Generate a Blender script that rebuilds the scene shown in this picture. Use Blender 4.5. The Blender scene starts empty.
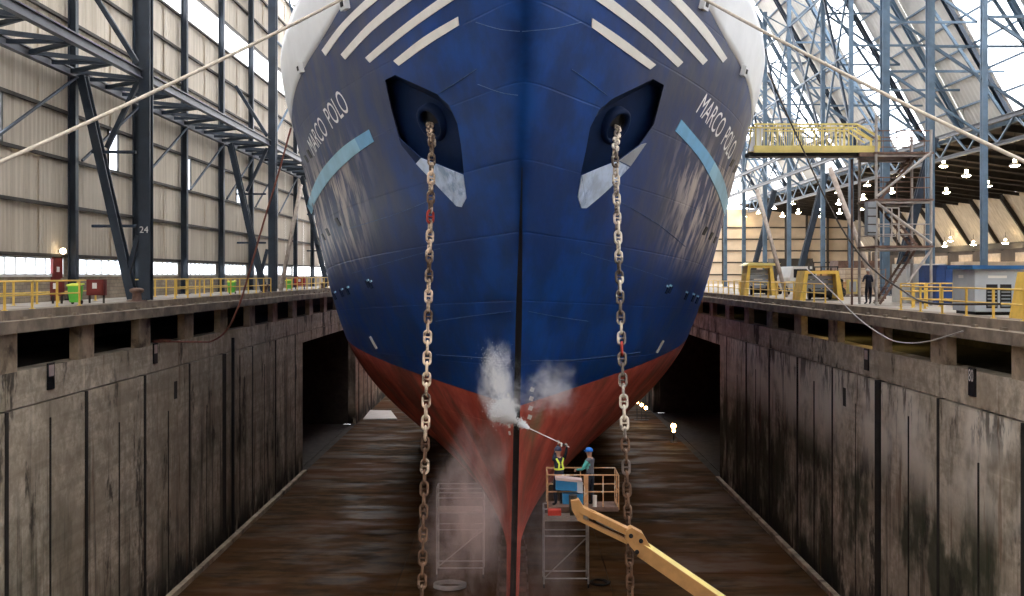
import bpy, bmesh, math, random
from mathutils import Vector, Matrix, Quaternion
random.seed(7)
C = bpy.context.scene.collection
scn = bpy.context.scene
R = math.radians

# ------------------------------------------------------------------ camera, sky, exposure
EYE = 1.45
cam_d = bpy.data.cameras.new('camera')
cam_d.sensor_width = 36.0
cam_d.lens = 36.0 * 1000 / 1024
cam_d.shift_x = -4 / 1024
cam_d.shift_y = -23 / 1024
cam_d.clip_end = 600
cam = bpy.data.objects.new('camera', cam_d); C.objects.link(cam)
cam.location = (0, 0, EYE); cam.rotation_euler = (R(90), 0, 0)
scn.camera = cam
w = bpy.data.worlds.new('sky'); scn.world = w; w.use_nodes = True
w.node_tree.nodes['Background'].inputs[0].default_value = (0.98, 0.985, 1.0, 1)
w.node_tree.nodes['Background'].inputs[1].default_value = 3.2
vs = scn.view_settings
vs.view_transform = 'Standard'; vs.look = 'None'; vs.gamma = 1; vs.use_curve_mapping = False
vs.exposure = 1.15
scn.cycles.volume_bounces = 6

def P(px, py, Y):
    """point at depth Y seen at a measured photo pixel"""
    return Vector(((px - 516) / 1000 * Y, Y, EYE - (py - 275) / 1000 * Y))

# ------------------------------------------------------------------ materials
class NT:
    def __init__(s, name):
        s.m = bpy.data.materials.new(name); s.m.use_nodes = True
        s.t = s.m.node_tree; s.bs = s.t.nodes['Principled BSDF']; s.out = s.t.nodes['Material Output']
    def n(s, typ, **kw):
        x = s.t.nodes.new(typ)
        for k, v in kw.items(): setattr(x, k, v)
        return x
    def l(s, a, b): s.t.links.new(a, b)
    def put(s, inp, v):
        if hasattr(v, 'node'): s.l(v, inp)
        elif isinstance(v, (tuple, list)) and len(v) == 3 and inp.type == 'RGBA': inp.default_value = (*v, 1)
        else: inp.default_value = v
    def pos(s): return s.n('ShaderNodeNewGeometry').outputs['Position']
    def objc(s): return s.n('ShaderNodeTexCoord').outputs['Object']
    def scale(s, v, sc):
        x = s.n('ShaderNodeVectorMath', operation='MULTIPLY'); s.l(v, x.inputs[0]); x.inputs[1].default_value = sc
        return x.outputs[0]
    def sep(s, v):
        x = s.n('ShaderNodeSeparateXYZ'); s.l(v, x.inputs[0]); return x.outputs
    def math(s, op, a, b=0.0, clamp=False):
        x = s.n('ShaderNodeMath', operation=op, use_clamp=clamp); s.put(x.inputs[0], a); s.put(x.inputs[1], b); return x.outputs[0]
    def noise(s, v, sc, det=4, rough=.55, dist=0):
        x = s.n('ShaderNodeTexNoise'); s.l(v, x.inputs['Vector']); x.inputs['Scale'].default_value = sc
        x.inputs['Detail'].default_value = det; x.inputs['Roughness'].default_value = rough; x.inputs['Distortion'].default_value = dist
        return x.outputs['Fac']
    def mr(s, v, a, b, c=0.0, d=1.0, smooth=True):
        x = s.n('ShaderNodeMapRange'); x.interpolation_type = 'SMOOTHSTEP' if smooth else 'LINEAR'
        s.put(x.inputs[0], v)
        for i, q in enumerate((a, b, c, d)): x.inputs[i + 1].default_value = q
        return x.outputs[0]
    def mix(s, f, a, b):
        x = s.n('ShaderNodeMix', data_type='RGBA'); s.put(x.inputs[0], f); s.put(x.inputs[6], a); s.put(x.inputs[7], b); return x.outputs[2]
    def bump(s, h, strength=.3, dist=.05):
        x = s.n('ShaderNodeBump'); s.l(h, x.inputs['Height']); x.inputs['Strength'].default_value = strength; x.inputs['Distance'].default_value = dist
        s.l(x.outputs[0], s.bs.inputs['Normal'])
    def fin(s, col, rough=.7, metal=0, spec=.5):
        s.put(s.bs.inputs['Base Color'], col); s.put(s.bs.inputs['Roughness'], rough)
        s.bs.inputs['Metallic'].default_value = metal; s.bs.inputs['Specular IOR Level'].default_value = spec
        return s.m

def mk(c, f): return tuple(min(1, x * f) for x in c)
def M(name, col, rough=.6, metal=0, var=.3, sc=1.5, stretch=(1, 1, 1), col2=None, lo=.45, hi=.7, bump=0, spec=.4):
    t = NT(name); p = t.scale(t.pos(), stretch)
    f = t.noise(p, sc, 5, .6)
    a = t.mix(t.mr(f, .3, .7), mk(col, 1 - var), mk(col, 1 + var * .6))
    if col2:
        g = t.noise(p, sc * .6 + .13, 5, .65, .4); a = t.mix(t.mr(g, lo, hi), a, col2)
    if bump: t.bump(t.noise(p, sc * 9, 3), bump, .02)
    return t.fin(a, rough, metal, spec)
def EM(name, col, st):
    t = NT(name); t.bs.inputs['Base Color'].default_value = (*col, 1); t.bs.inputs['Emission Color'].default_value = (*col, 1)
    t.bs.inputs['Emission Strength'].default_value = st; return t.m

def concrete_dock(name, right):
    t = NT(name); p = t.pos(); s = t.sep(p); z = s[2]
    fine = t.noise(p, 2.2, 6, .68); big = t.noise(p, .30, 5, .65)
    a = t.mix(t.mr(fine, .32, .70), (.40, .33, .245), (.80, .70, .56))
    a = t.mix(t.math('MULTIPLY', t.mr(big, .42, .62), .7), a, (.38, .31, .23))
    rnd = t.n('ShaderNodeObjectInfo').outputs['Random']
    a = t.mix(t.math('MULTIPLY', rnd, .35), a, (.34, .275, .20))
    hb_ = t.noise(t.scale(p, (.04, .04, 1.0)), 1.3, 4, .7)
    a = t.mix(t.math('MULTIPLY', t.mr(hb_, .48, .62), .35), a, (.25, .205, .15))
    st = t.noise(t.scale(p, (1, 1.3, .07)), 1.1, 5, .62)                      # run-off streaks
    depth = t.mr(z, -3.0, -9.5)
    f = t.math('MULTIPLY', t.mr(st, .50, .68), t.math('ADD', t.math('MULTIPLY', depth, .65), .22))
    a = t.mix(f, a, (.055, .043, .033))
    gn = t.noise(t.scale(p, (1, 1, .5)), .35, 5, .62)
    g = t.math('MULTIPLY', t.mr(gn, .41, .56) if right else t.mr(gn, .46, .6), t.mr(z, -5.6, -8.6))
    a = t.mix(t.math('MULTIPLY', g, .88 if right else .45), a, (.030, .040, .020) if right else (.075, .07, .045))  # algae stain; the light falling off down the wall is painted in too
    bl = t.noise(t.scale(p, (1, 1, .35)), .5, 6, .7)
    a = t.mix(t.math('MULTIPLY', t.mr(bl, .555, .635), .85), a, (.03, .024, .02))
    lowd = t.mr(z, -12.2, -14.4)
    ln = t.noise(t.scale(p, (1, 1.2, .35)), .7, 5, .65)
    a = t.mix(t.math('MULTIPLY', t.mr(ln, .36, .5), lowd), a, (.02, .017, .014))   # darker, broken tone towards the foot
    if right:
        y = s[1]
        pale = t.math('MULTIPLY', t.math('MULTIPLY', t.mr(z, -8.0, -5.2), t.mr(z, -3.2, -3.4)), t.mr(t.noise(p, .3, 4), .36, .56))
        a = t.mix(t.math('MULTIPLY', pale, .85), a, (.84, .77, .66))
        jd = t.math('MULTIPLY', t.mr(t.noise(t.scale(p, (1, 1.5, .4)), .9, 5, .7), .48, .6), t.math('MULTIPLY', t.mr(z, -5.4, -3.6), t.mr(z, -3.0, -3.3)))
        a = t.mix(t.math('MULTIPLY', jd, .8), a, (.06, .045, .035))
    rust = t.math('MULTIPLY', t.mr(t.noise(t.scale(p, (1, 2, .2)), .9, 4), .62, .7), .5)
    a = t.mix(rust, a, (.16, .075, .035))
    t.bump(t.noise(p, 5, 5), .35, .03)
    return t.fin(a, .85, 0, .25)

def floor_mat():
    t = NT('wet dock floor'); p = t.pos(); s = t.sep(p)
    n1 = t.noise(t.scale(p, (.55, 1.3, 1)), .9, 6, .65); n2 = t.noise(p, .16, 4)
    a = t.mix(t.mr(n1, .3, .7), (.025, .012, .0045), (.098, .050, .019))
    a = t.mix(t.mr(n2, .42, .65), a, (.080, .032, .010))
    wet = t.mr(t.noise(t.scale(p, (.5, 1.2, 1)), .45, 4), .42, .62)
    t.bump(n1, .25, .03)
    return t.fin(a, t.math('SUBTRACT', .9, t.math('MULTIPLY', wet, .35)), 0, .08)

def hull_mat():
    t = NT('hull paint'); p = t.pos(); x, y, z = t.sep(p)[:3]
    n = t.noise(p, .5, 5, .6)
    blue = t.mix(t.mr(n, .35, .7), (.0010, .026, .125), (.0018, .055, .26))
    # chalked and rubbed topsides, worn in streaks down the plating
    ax = t.math('ABSOLUTE', x)
    st = t.noise(t.scale(p, (1.2, 1.2, .10)), 1.0, 5, .65)
    side = t.math('MULTIPLY', t.mr(ax, 2.4, 6.6), t.mr(z, -.5, 4.5))
    chalk = t.math('MULTIPLY', side, t.math('ADD', .62, t.math('MULTIPLY', t.mr(st, .38, .66), .36)))
    blue = t.mix(t.math('MULTIPLY', chalk, .92), blue, (.080, .082, .108))
    st2 = t.noise(t.scale(p, (1.3, 1.3, .05)), 1.1, 5, .62)
    rub = t.math('MULTIPLY', t.mr(st2, .44, .62), t.math('MULTIPLY', t.mr(ax, 5.6, 8.6), t.math('MULTIPLY', t.mr(z, 1.0, 3.6), t.mr(z, 8.4, 5.6))))
    blue = t.mix(t.math('MULTIPLY', rub, .95), blue, (.56, .48, .43))
    rn = t.noise(p, .7, 6, .65)
    red = t.mix(t.mr(rn, .3, .7), (.36, .050, .032), (.60, .115, .078))
    wn = t.noise(t.scale(p, (.8, .8, .5)), .33, 5, .62, .5)
    red = t.mix(t.math('MULTIPLY', t.mr(wn, .46, .64), .75), red, (.14, .055, .035))
    pc = t.n('ShaderNodeVectorMath', operation='DISTANCE'); t.l(t.scale(p, (1, .5, .55)), pc.inputs[0]); pc.inputs[1].default_value = (1.25, 37.4 * .5, -5.0 * .55)
    om = t.mr(t.math('ADD', pc.outputs['Value'], t.math('MULTIPLY', t.noise(p, 1.1, 5), .9)), 1.55, 1.05)
    red = t.mix(t.math('MULTIPLY', om, .8), red, (.20, .165, .085))
    sp = t.noise(p, 9, 3); red = t.mix(t.mr(sp, .70, .76), red, (.38, .23, .18))
    line = t.math('ADD', -3.3, t.math('MULTIPLY', t.math('SUBTRACT', y, 36.0), .026))
    col = t.mix(t.math('LESS_THAN', z, line), blue, red)
    # plate seams as fine relief
    sz = t.math('PINGPONG', t.math('ADD', z, t.math('MULTIPLY', y, .05)), 1.15)
    seam = t.mr(sz, .0, .05)
    h = t.math('ADD', t.math('MULTIPLY', seam, .6), t.math('MULTIPLY', t.noise(p, .9, 3), .9))
    t.bump(h, .35, .05)
    rg = t.math('ADD', .40, t.math('MULTIPLY', t.math('LESS_THAN', z, line), .24))
    return t.fin(col, t.math('ADD', t.math('MULTIPLY', t.mr(n, .3, .7), .12), rg), 0, .28)

def pane_mat(name, col, tr):
    t = NT(name)
    a = t.n('ShaderNodeBsdfTranslucent'); a.inputs[0].default_value = (*col, 1)
    b = t.n('ShaderNodeBsdfTransparent'); b.inputs[0].default_value = (*col, 1)
    m = t.n('ShaderNodeMixShader'); m.inputs[0].default_value = tr
    t.l(a.outputs[0], m.inputs[1]); t.l(b.outputs[0], m.inputs[2]); t.l(m.outputs[0], t.out.inputs[0])
    return t.m

def mist_mat(name, col, dens, sc=2.5, pw=1.4, lo=.35, hi=.7, stretch=(1, 1, 1)):
    t = NT(name); t.t.nodes.remove(t.bs)
    o = t.objc(); ln = t.n('ShaderNodeVectorMath', operation='LENGTH'); t.l(o, ln.inputs[0])
    n1 = t.noise(t.scale(o, stretch), sc, 6, .62, .6); n2 = t.noise(t.scale(o, stretch), sc * .5, 3, .5)
    r = t.math('SUBTRACT', t.math('ADD', .35, t.math('MULTIPLY', n2, 1.3)), ln.outputs['Value'], True)
    r = t.math('SUBTRACT', r, t.math('MULTIPLY', t.mr(n1, .36, .64), .62), True)
    edge = t.mr(ln.outputs['Value'], 1.0, .75)
    d = t.math('MULTIPLY', t.math('MULTIPLY', t.math('POWER', t.math('MULTIPLY', r, 1.4), pw), edge), dens)
    v = t.n('ShaderNodeVolumePrincipled'); v.inputs['Color'].default_value = (*col, 1); t.l(d, v.inputs['Density'])
    v.inputs['Anisotropy'].default_value = .2
    t.l(v.outputs[0], t.out.inputs['Volume']); return t.m

MT = {}
MT['wallL'] = concrete_dock('dock concrete left', False)
MT['wallR'] = concrete_dock('dock concrete right', True)
MT['pier'] = M('pier concrete', (.44, .34, .24), .85, var=.35, sc=1.3, col2=(.11, .08, .06), lo=.5, hi=.7, bump=.3)
MT['kerb'] = M('kerb concrete', (.27, .21, .155), .85, var=.35, sc=1.1, col2=(.13, .10, .08), lo=.5, hi=.72, bump=.3)
MT['dark'] = M('dark backing concrete', (.045, .038, .032), .9, var=.4)  # near-black concrete of the backing walls and recesses
MT['tar'] = M('tarry joint seal', (.030, .024, .019), .85, var=.5, sc=1.2)
MT['floor'] = floor_mat()
MT['deck'] = M('quay deck concrete', (.40, .35, .29), .8, var=.2, sc=.5, col2=(.25, .2, .16))
MT['hull'] = hull_mat()
MT['seam'] = M('pale weld seam', (.06, .12, .26), .5, var=.4, sc=3)
MT['white'] = M('white ship paint', (.72, .73, .74), .45, var=.07, sc=.5)
MT['stripe'] = M('white hull stripe', (.80, .77, .72), .5, var=.05)
MT['letter'] = M('white lettering', (.92, .91, .90), .6, var=.03)
MT['band'] = M('light blue band', (.34, .60, .74), .5, var=.15, sc=.6)
MT['band2'] = M('mid blue band end', (.20, .47, .72), .5, var=.1)
MT['worn'] = M('scraped plate', (.52, .62, .78), .45, var=.25, sc=1.6, col2=(.22, .32, .50), lo=.5, hi=.68)
MT['black'] = M('black paint', (.008, .008, .010), .5, var=.2)
MT['navy'] = M('navy and pocket-shade paint', (.004, .016, .060), .6, var=.2, spec=.15)
MT['rustpipe'] = M('rusty hawse steel', (.06, .03, .015), .8, var=.5, sc=4)
MT['chain'] = M('weathered chain', (.80, .62, .46), .7, var=.35, sc=2.2, col2=(.12, .07, .045), lo=.44, hi=.58, spec=.5)
MT['chain2'] = M('dark chain', (.16, .12, .10), .6, var=.5, sc=1.2, col2=(.75, .66, .54), lo=.46, hi=.54, spec=.5)
MT['chainrust'] = M('dimmed rusted chain', (.16, .085, .05), .8, var=.5, sc=2.2, col2=(.30, .2, .14), lo=.55, hi=.65)  # rust brown lower links, darkened for the dimmer light near the floor
MT['chainred'] = M('red link', (.38, .03, .02), .6, var=.3, sc=6)
MT['rope'] = M('cream mooring rope', (.62, .54, .44), .85, var=.15, sc=8)
def clad():
    t = NT('beige cladding'); p = t.pos()
    n = t.noise(t.scale(p, (1, 1.6, .06)), 1.6, 5, .65); g = t.noise(p, .12, 3)
    a = t.mix(t.mr(n, .35, .68), (.48, .41, .315), (.64, .56, .45)); a = t.mix(t.math('MULTIPLY', t.mr(g, .45, .7), .45), a, (.44, .37, .28))
    return t.fin(a, .7, 0, .3)
MT['clad'] = clad()
MT['roofpanel'] = M('pale roof sheet', (.62, .59, .53), .7, var=.12, sc=.4)
MT['sky'] = pane_mat('translucent sheet', (.97, .98, 1), .62)
MT['pane'] = pane_mat('window pane', (.90, .95, 1), .70)
MT['steelL'] = M('navy steel', (.020, .030, .045), .5, var=.3, sc=1, spec=.4)
MT['steelG'] = M('grey girder steel', (.10, .105, .12), .5, var=.25, sc=1)
MT['steelLit'] = M('lit navy steel', (.10, .155, .215), .5, var=.25, sc=1, spec=.4)  # the navy steel again, lightened for the stronger light on the right
MT['steelD'] = M('dark navy steel', (.018, .030, .05), .5, var=.3)
MT['galv'] = M('galvanised steel', (.42, .38, .35), .5, .3, var=.25, sc=2)
MT['girt'] = M('brown girt steel', (.05, .04, .032), .7, var=.3)
def block():
    t = NT('block wall'); p = t.pos(); s = t.sep(p)
    cb = t.n('ShaderNodeCombineXYZ'); t.l(s[1], cb.inputs[0]); t.l(s[2], cb.inputs[1])
    b = t.n('ShaderNodeTexBrick'); t.l(cb.outputs[0], b.inputs['Vector']); b.inputs['Scale'].default_value = 1
    b.inputs['Color1'].default_value = (.40, .33, .25, 1); b.inputs['Color2'].default_value = (.30, .24, .185, 1); b.inputs['Mortar'].default_value = (.20, .165, .13, 1)
    b.inputs['Brick Width'].default_value = .42; b.inputs['Row Height'].default_value = .2; b.inputs['Mortar Size'].default_value = .012
    a = t.mix(t.math('MULTIPLY', t.mr(t.noise(p, 1.1, 5), .4, .7), .5), b.outputs['Color'], (.18, .14, .11))
    return t.fin(a, .85, 0, .2)
MT['block'] = block()
MT['frame'] = M('pale window frame', (.62, .60, .56), .5, var=.1)
MT['yellow'] = M('yellow safety paint', (.80, .52, .10), .5, var=.12, sc=2, col2=(.32, .19, .05), lo=.62, hi=.75)
MT['pyellow'] = M('pale yellow paint', (.74, .60, .20), .5, var=.12, sc=2)
MT['orange'] = M('boom yellow paint', (.58, .31, .12), .45, var=.15, sc=2, col2=(.35, .17, .07), lo=.6, hi=.74)
MT['railor'] = M('worn orange rail', (.52, .27, .13), .55, var=.25, sc=5, col2=(.6, .5, .38), lo=.5, hi=.65)
MT['grey'] = M('grey cabin paint', (.44, .47, .50), .5, var=.08)
MT['greyd'] = M('grey sheet', (.30, .32, .34), .5, var=.12)
MT['bluep'] = M('blue roof paint', (.025, .12, .30), .45, var=.15)
MT['bluec'] = M('blue container paint', (.03, .075, .24), .5, var=.25)
MT['redd'] = M('dark red paint', (.17, .022, .016), .5, var=.25)
MT['redb'] = M('red paint', (.45, .045, .03), .5, var=.2)
MT['green'] = M('bright green plastic', (.13, .50, .06), .5, var=.12)
MT['rubber'] = M('black rubber', (.015, .014, .013), .75, var=.2)
MT['hose'] = M('rust red hose', (.20, .065, .045), .7, var=.3, sc=5)
MT['timber'] = M('weathered timber', (.42, .34, .28), .8, var=.25, sc=4)
MT['beige'] = M('beige box', (.52, .40, .28), .7, var=.2)
MT['rustscaf'] = M('rusty scaffold steel', (.17, .10, .075), .7, var=.35, sc=3)
MT['annexroof'] = M('dark brown ceiling sheet', (.085, .062, .045), .8, var=.3, sc=.5)
MT['annexbeam'] = M('dark ceiling beam', (.03, .025, .022), .7, var=.3)
MT['cream'] = M('cream wall sheet', (.72, .58, .42), .7, var=.12, sc=.4)
MT['lamp'] = EM('lamp glow', (1.0, .78, .46), 50)
MT['globe'] = EM('globe glow', (1.0, .82, .55), 6)
MT['warmlamp'] = EM('warm work lamp', (1.0, .55, .18), 25)
MT['tube'] = EM('gallery lamp', (1.0, .72, .22), 9)
MT['skin'] = M('skin', (.48, .26, .18), .55, var=.06)
MT['hair'] = M('grey hair', (.55, .52, .50), .7, var=.1)
MT['jacket'] = M('navy work jacket', (.020, .026, .050), .8, var=.3, sc=6)
MT['trouser'] = M('dark trousers', (.018, .022, .038), .8, var=.3, sc=6)
MT['vest'] = M('hi-vis yellow', (.70, .82, .10), .6, var=.1)
MT['silver'] = M('reflective tape', (.75, .77, .78), .4, var=.05)
MT['teal'] = M('teal shirt', (.10, .42, .40), .7, var=.12, sc=5)
MT['greyvest'] = M('grey work vest', (.10, .10, .12), .8, var=.2, sc=5)
MT['helmb'] = M('blue helmet', (.02, .16, .55), .35, var=.08)
MT['helmn'] = M('navy helmet', (.03, .035, .09), .4, var=.1)
MT['glove'] = M('work glove', (.50, .44, .38), .8, var=.2)
MT['controlb'] = M('control blue', (.03, .20, .42), .5, var=.15)
MT['pinkgrey'] = M('faded cover', (.55, .42, .40), .7, var=.12)
MT['drops'] = M('white water', (.95, .96, .98), .3, var=.02)

# ------------------------------------------------------------------ mesh helpers
class MB:
    def __init__(s): s.v = []; s.f = []
    def add(s, vs, fs):
        o = len(s.v); s.v += [tuple(v) for v in vs]; s.f += [tuple(i + o for i in f) for f in fs]; return s
    def box(s, a, b):
        x0, y0, z0 = (min(p, q) for p, q in zip(a, b)); x1, y1, z1 = (max(p, q) for p, q in zip(a, b))
        return s.add([(x0, y0, z0), (x1, y0, z0), (x1, y1, z0), (x0, y1, z0), (x0, y0, z1), (x1, y0, z1), (x1, y1, z1), (x0, y1, z1)],
                     [(0, 3, 2, 1), (4, 5, 6, 7), (0, 1, 5, 4), (1, 2, 6, 5), (2, 3, 7, 6), (3, 0, 4, 7)])
    def bar(s, p, q, w_, h_=None, up=(0, 0, 1)):
        """rectangular bar from p to q"""
        h_ = h_ or w_; p = Vector(p); q = Vector(q); d = (q - p).normalized(); u = Vector(up)
        if abs(d.dot(u)) > .98: u = Vector((0, 1, 0))
        a = d.cross(u).normalized() * w_ / 2; b = a.cross(d).normalized() * h_ / 2
        v = [p - a - b, p + a - b, p + a + b, p - a + b, q - a - b, q + a - b, q + a + b, q - a + b]
        return s.add(v, [(3, 2, 1, 0), (4, 5, 6, 7), (0, 1, 5, 4), (1, 2, 6, 5), (2, 3, 7, 6), (3, 0, 4, 7)])
    def ibeam(s, p, q, w_, h_, t=.05, up=(0, 0, 1)):
        p = Vector(p); q = Vector(q); d = (q - p).normalized(); u = Vector(up)
        if abs(d.dot(u)) > .98: u = Vector((0, 1, 0))
        a = d.cross(u).normalized(); b = a.cross(d).normalized()
        for k in (-1, 1):
            o = b * (h_ / 2 - t / 2) * k; s.bar(p + o, q + o, w_, t, b)
        s.bar(p, q, t, h_ - 2 * t, b); return s
    def tube(s, pts, r, n=8, cap=True):
        pts = [Vector(p) for p in pts]; rr = r if isinstance(r, (list, tuple)) else [r] * len(pts)
        o = len(s.v); prev = None
        for i, p in enumerate(pts):
            d = (pts[min(i + 1, len(pts) - 1)] - pts[max(i - 1, 0)]).normalized()
            if prev is None:
                a = d.orthogonal().normalized()
            else:
                a = (prev - d * prev.dot(d)).normalized()
            prev = a; b = d.cross(a)
            for k in range(n):
                t = 2 * math.pi * k / n; s.v.append(tuple(p + (a * math.cos(t) + b * math.sin(t)) * rr[i]))
        for i in range(len(pts) - 1):
            for k in range(n):
                k2 = (k + 1) % n; s.f.append((o + i * n + k, o + i * n + k2, o + (i + 1) * n + k2, o + (i + 1) * n + k))
        if cap:
            s.f.append(tuple(o + k for k in reversed(range(n)))); e = o + (len(pts) - 1) * n; s.f.append(tuple(e + k for k in range(n)))
        return s
    def lathe(s, prof, n=16, c=(0, 0, 0), axis=None):
        """prof: list of (r, z)"""
        rot = Vector((0, 0, 1)).rotation_difference(Vector(axis)) if axis is not None else Quaternion()
        c = Vector(c); o = len(s.v)
        for r, z in prof:
            for k in range(n):
                t = 2 * math.pi * k / n; s.v.append(tuple(c + rot @ Vector((r * math.cos(t), r * math.sin(t), z))))
        for i in range(len(prof) - 1):
            for k in range(n):
                k2 = (k + 1) % n; s.f.append((o + i * n + k, o + i * n + k2, o + (i + 1) * n + k2, o + (i + 1) * n + k))
        s.f.append(tuple(o + k for k in reversed(range(n)))); e = o + (len(prof) - 1) * n; s.f.append(tuple(e + k for k in range(n)))
        return s
    def prism(s, poly, d):
        """poly: 3-D points, d: extrusion vector"""
        d = Vector(d); n = len(poly); v = [Vector(p) for p in poly]; v += [p + d for p in v]
        return s.add(v, [tuple(reversed(range(n))), tuple(range(n, 2 * n))] + [(i, (i + 1) % n, n + (i + 1) % n, n + i) for i in range(n)])
    def ell(s, c, r, n=12, m=8):
        prof = []
        o = len(s.v)
        for j in range(m + 1):
            a = -math.pi / 2 + math.pi * j / m
            for k in range(n):
                t = 2 * math.pi * k / n
                s.v.append((c[0] + r[0] * math.cos(a) * math.cos(t), c[1] + r[1] * math.cos(a) * math.sin(t), c[2] + r[2] * math.sin(a)))
        for j in range(m):
            for k in range(n):
                k2 = (k + 1) % n; s.f.append((o + j * n + k, o + j * n + k2, o + (j + 1) * n + k2, o + (j + 1) * n + k))
        return s
    def mesh(s, name, mat, smooth=False):
        me = bpy.data.meshes.new(name); me.from_pydata(s.v, [], s.f)
        for m in (mat if isinstance(mat, list) else [mat]): me.materials.append(m)
        b = bmesh.new(); b.from_mesh(me); bmesh.ops.remove_doubles(b, verts=b.verts, dist=1e-5); bmesh.ops.recalc_face_normals(b, faces=b.faces); b.to_mesh(me); b.free()
        if smooth: me.polygons.foreach_set('use_smooth', [True] * len(me.polygons))
        me.update(); return me
def wloc(o):
    v = Vector((0, 0, 0))
    while o: v += o.location; o = o.parent
    return v
def tag(o, label=None, cat=None, group=None, kind=None):
    for k, v in (('label', label), ('category', cat), ('group', group), ('kind', kind)):
        if v: o[k] = v
    return o
def link(name, me, parent=None, loc=None):
    o = bpy.data.objects.new(name, me); C.objects.link(o)
    if parent: o.parent = parent
    if loc is not None: o.location = loc
    return o
def W(name, mb, mat, parent=None, smooth=False, label=None):
    """mesh built in world coordinates; origin moved to its base centre"""
    xs = list(zip(*mb.v)); c = Vector(((min(xs[0]) + max(xs[0])) / 2, (min(xs[1]) + max(xs[1])) / 2, min(xs[2])))
    mb.v = [tuple(Vector(v) - c) for v in mb.v]
    o = link(name, mb.mesh(name, mat, smooth), parent, c - (wloc(parent) if parent else Vector((0, 0, 0))))
    if label: o['label'] = label
    return o
def L(name, mb, mat, parent, smooth=False, label=None):
    """mesh built in the parent's coordinates"""
    o = link(name, mb.mesh(name, mat, smooth), parent)
    if label: o['label'] = label
    return o
def thing(name, label, cat, loc=(0, 0, 0), group=None, rz=0):
    o = link(name, None, None, Vector(loc)); o.rotation_euler.z = rz
    return tag(o, label, cat, group)
def struct(name, mb, mat, label=None, cat=None):
    o = W(name, mb, mat); return tag(o, label, cat, kind='structure')
ORD = ['first', 'second', 'third', 'fourth', 'fifth', 'sixth', 'seventh', 'eighth', 'ninth', 'tenth', 'eleventh', 'twelfth', 'thirteenth', 'fourteenth', 'fifteenth', 'sixteenth', 'seventeenth', 'eighteenth', 'nineteenth', 'twentieth', 'twenty-first', 'twenty-second', 'twenty-third', 'twenty-fourth', 'twenty-fifth', 'twenty-sixth']

# ------------------------------------------------------------------ dock basin
FZ = -14.8
XL, XR = -17.5, 16.2
DL, DR = .2, -.05
fl = struct('floor', MB().box((XL - .6, -17, FZ - .6), (XR + .6, 175, FZ - .06)), MT['dark'])
slab = MB().box((-5.58, -1.97, -.06), (5.58, 1.97, 0)).mesh('floor_slab', MT['floor'])
cx = (XL + XR) / 2
for i in range(-9, 38):
    for j in (-1, 0, 1):
        link('floor_slab', slab, fl, Vector((cx + j * 11.2, 20.5 + i * 4.0, FZ)) - wloc(fl))

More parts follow.
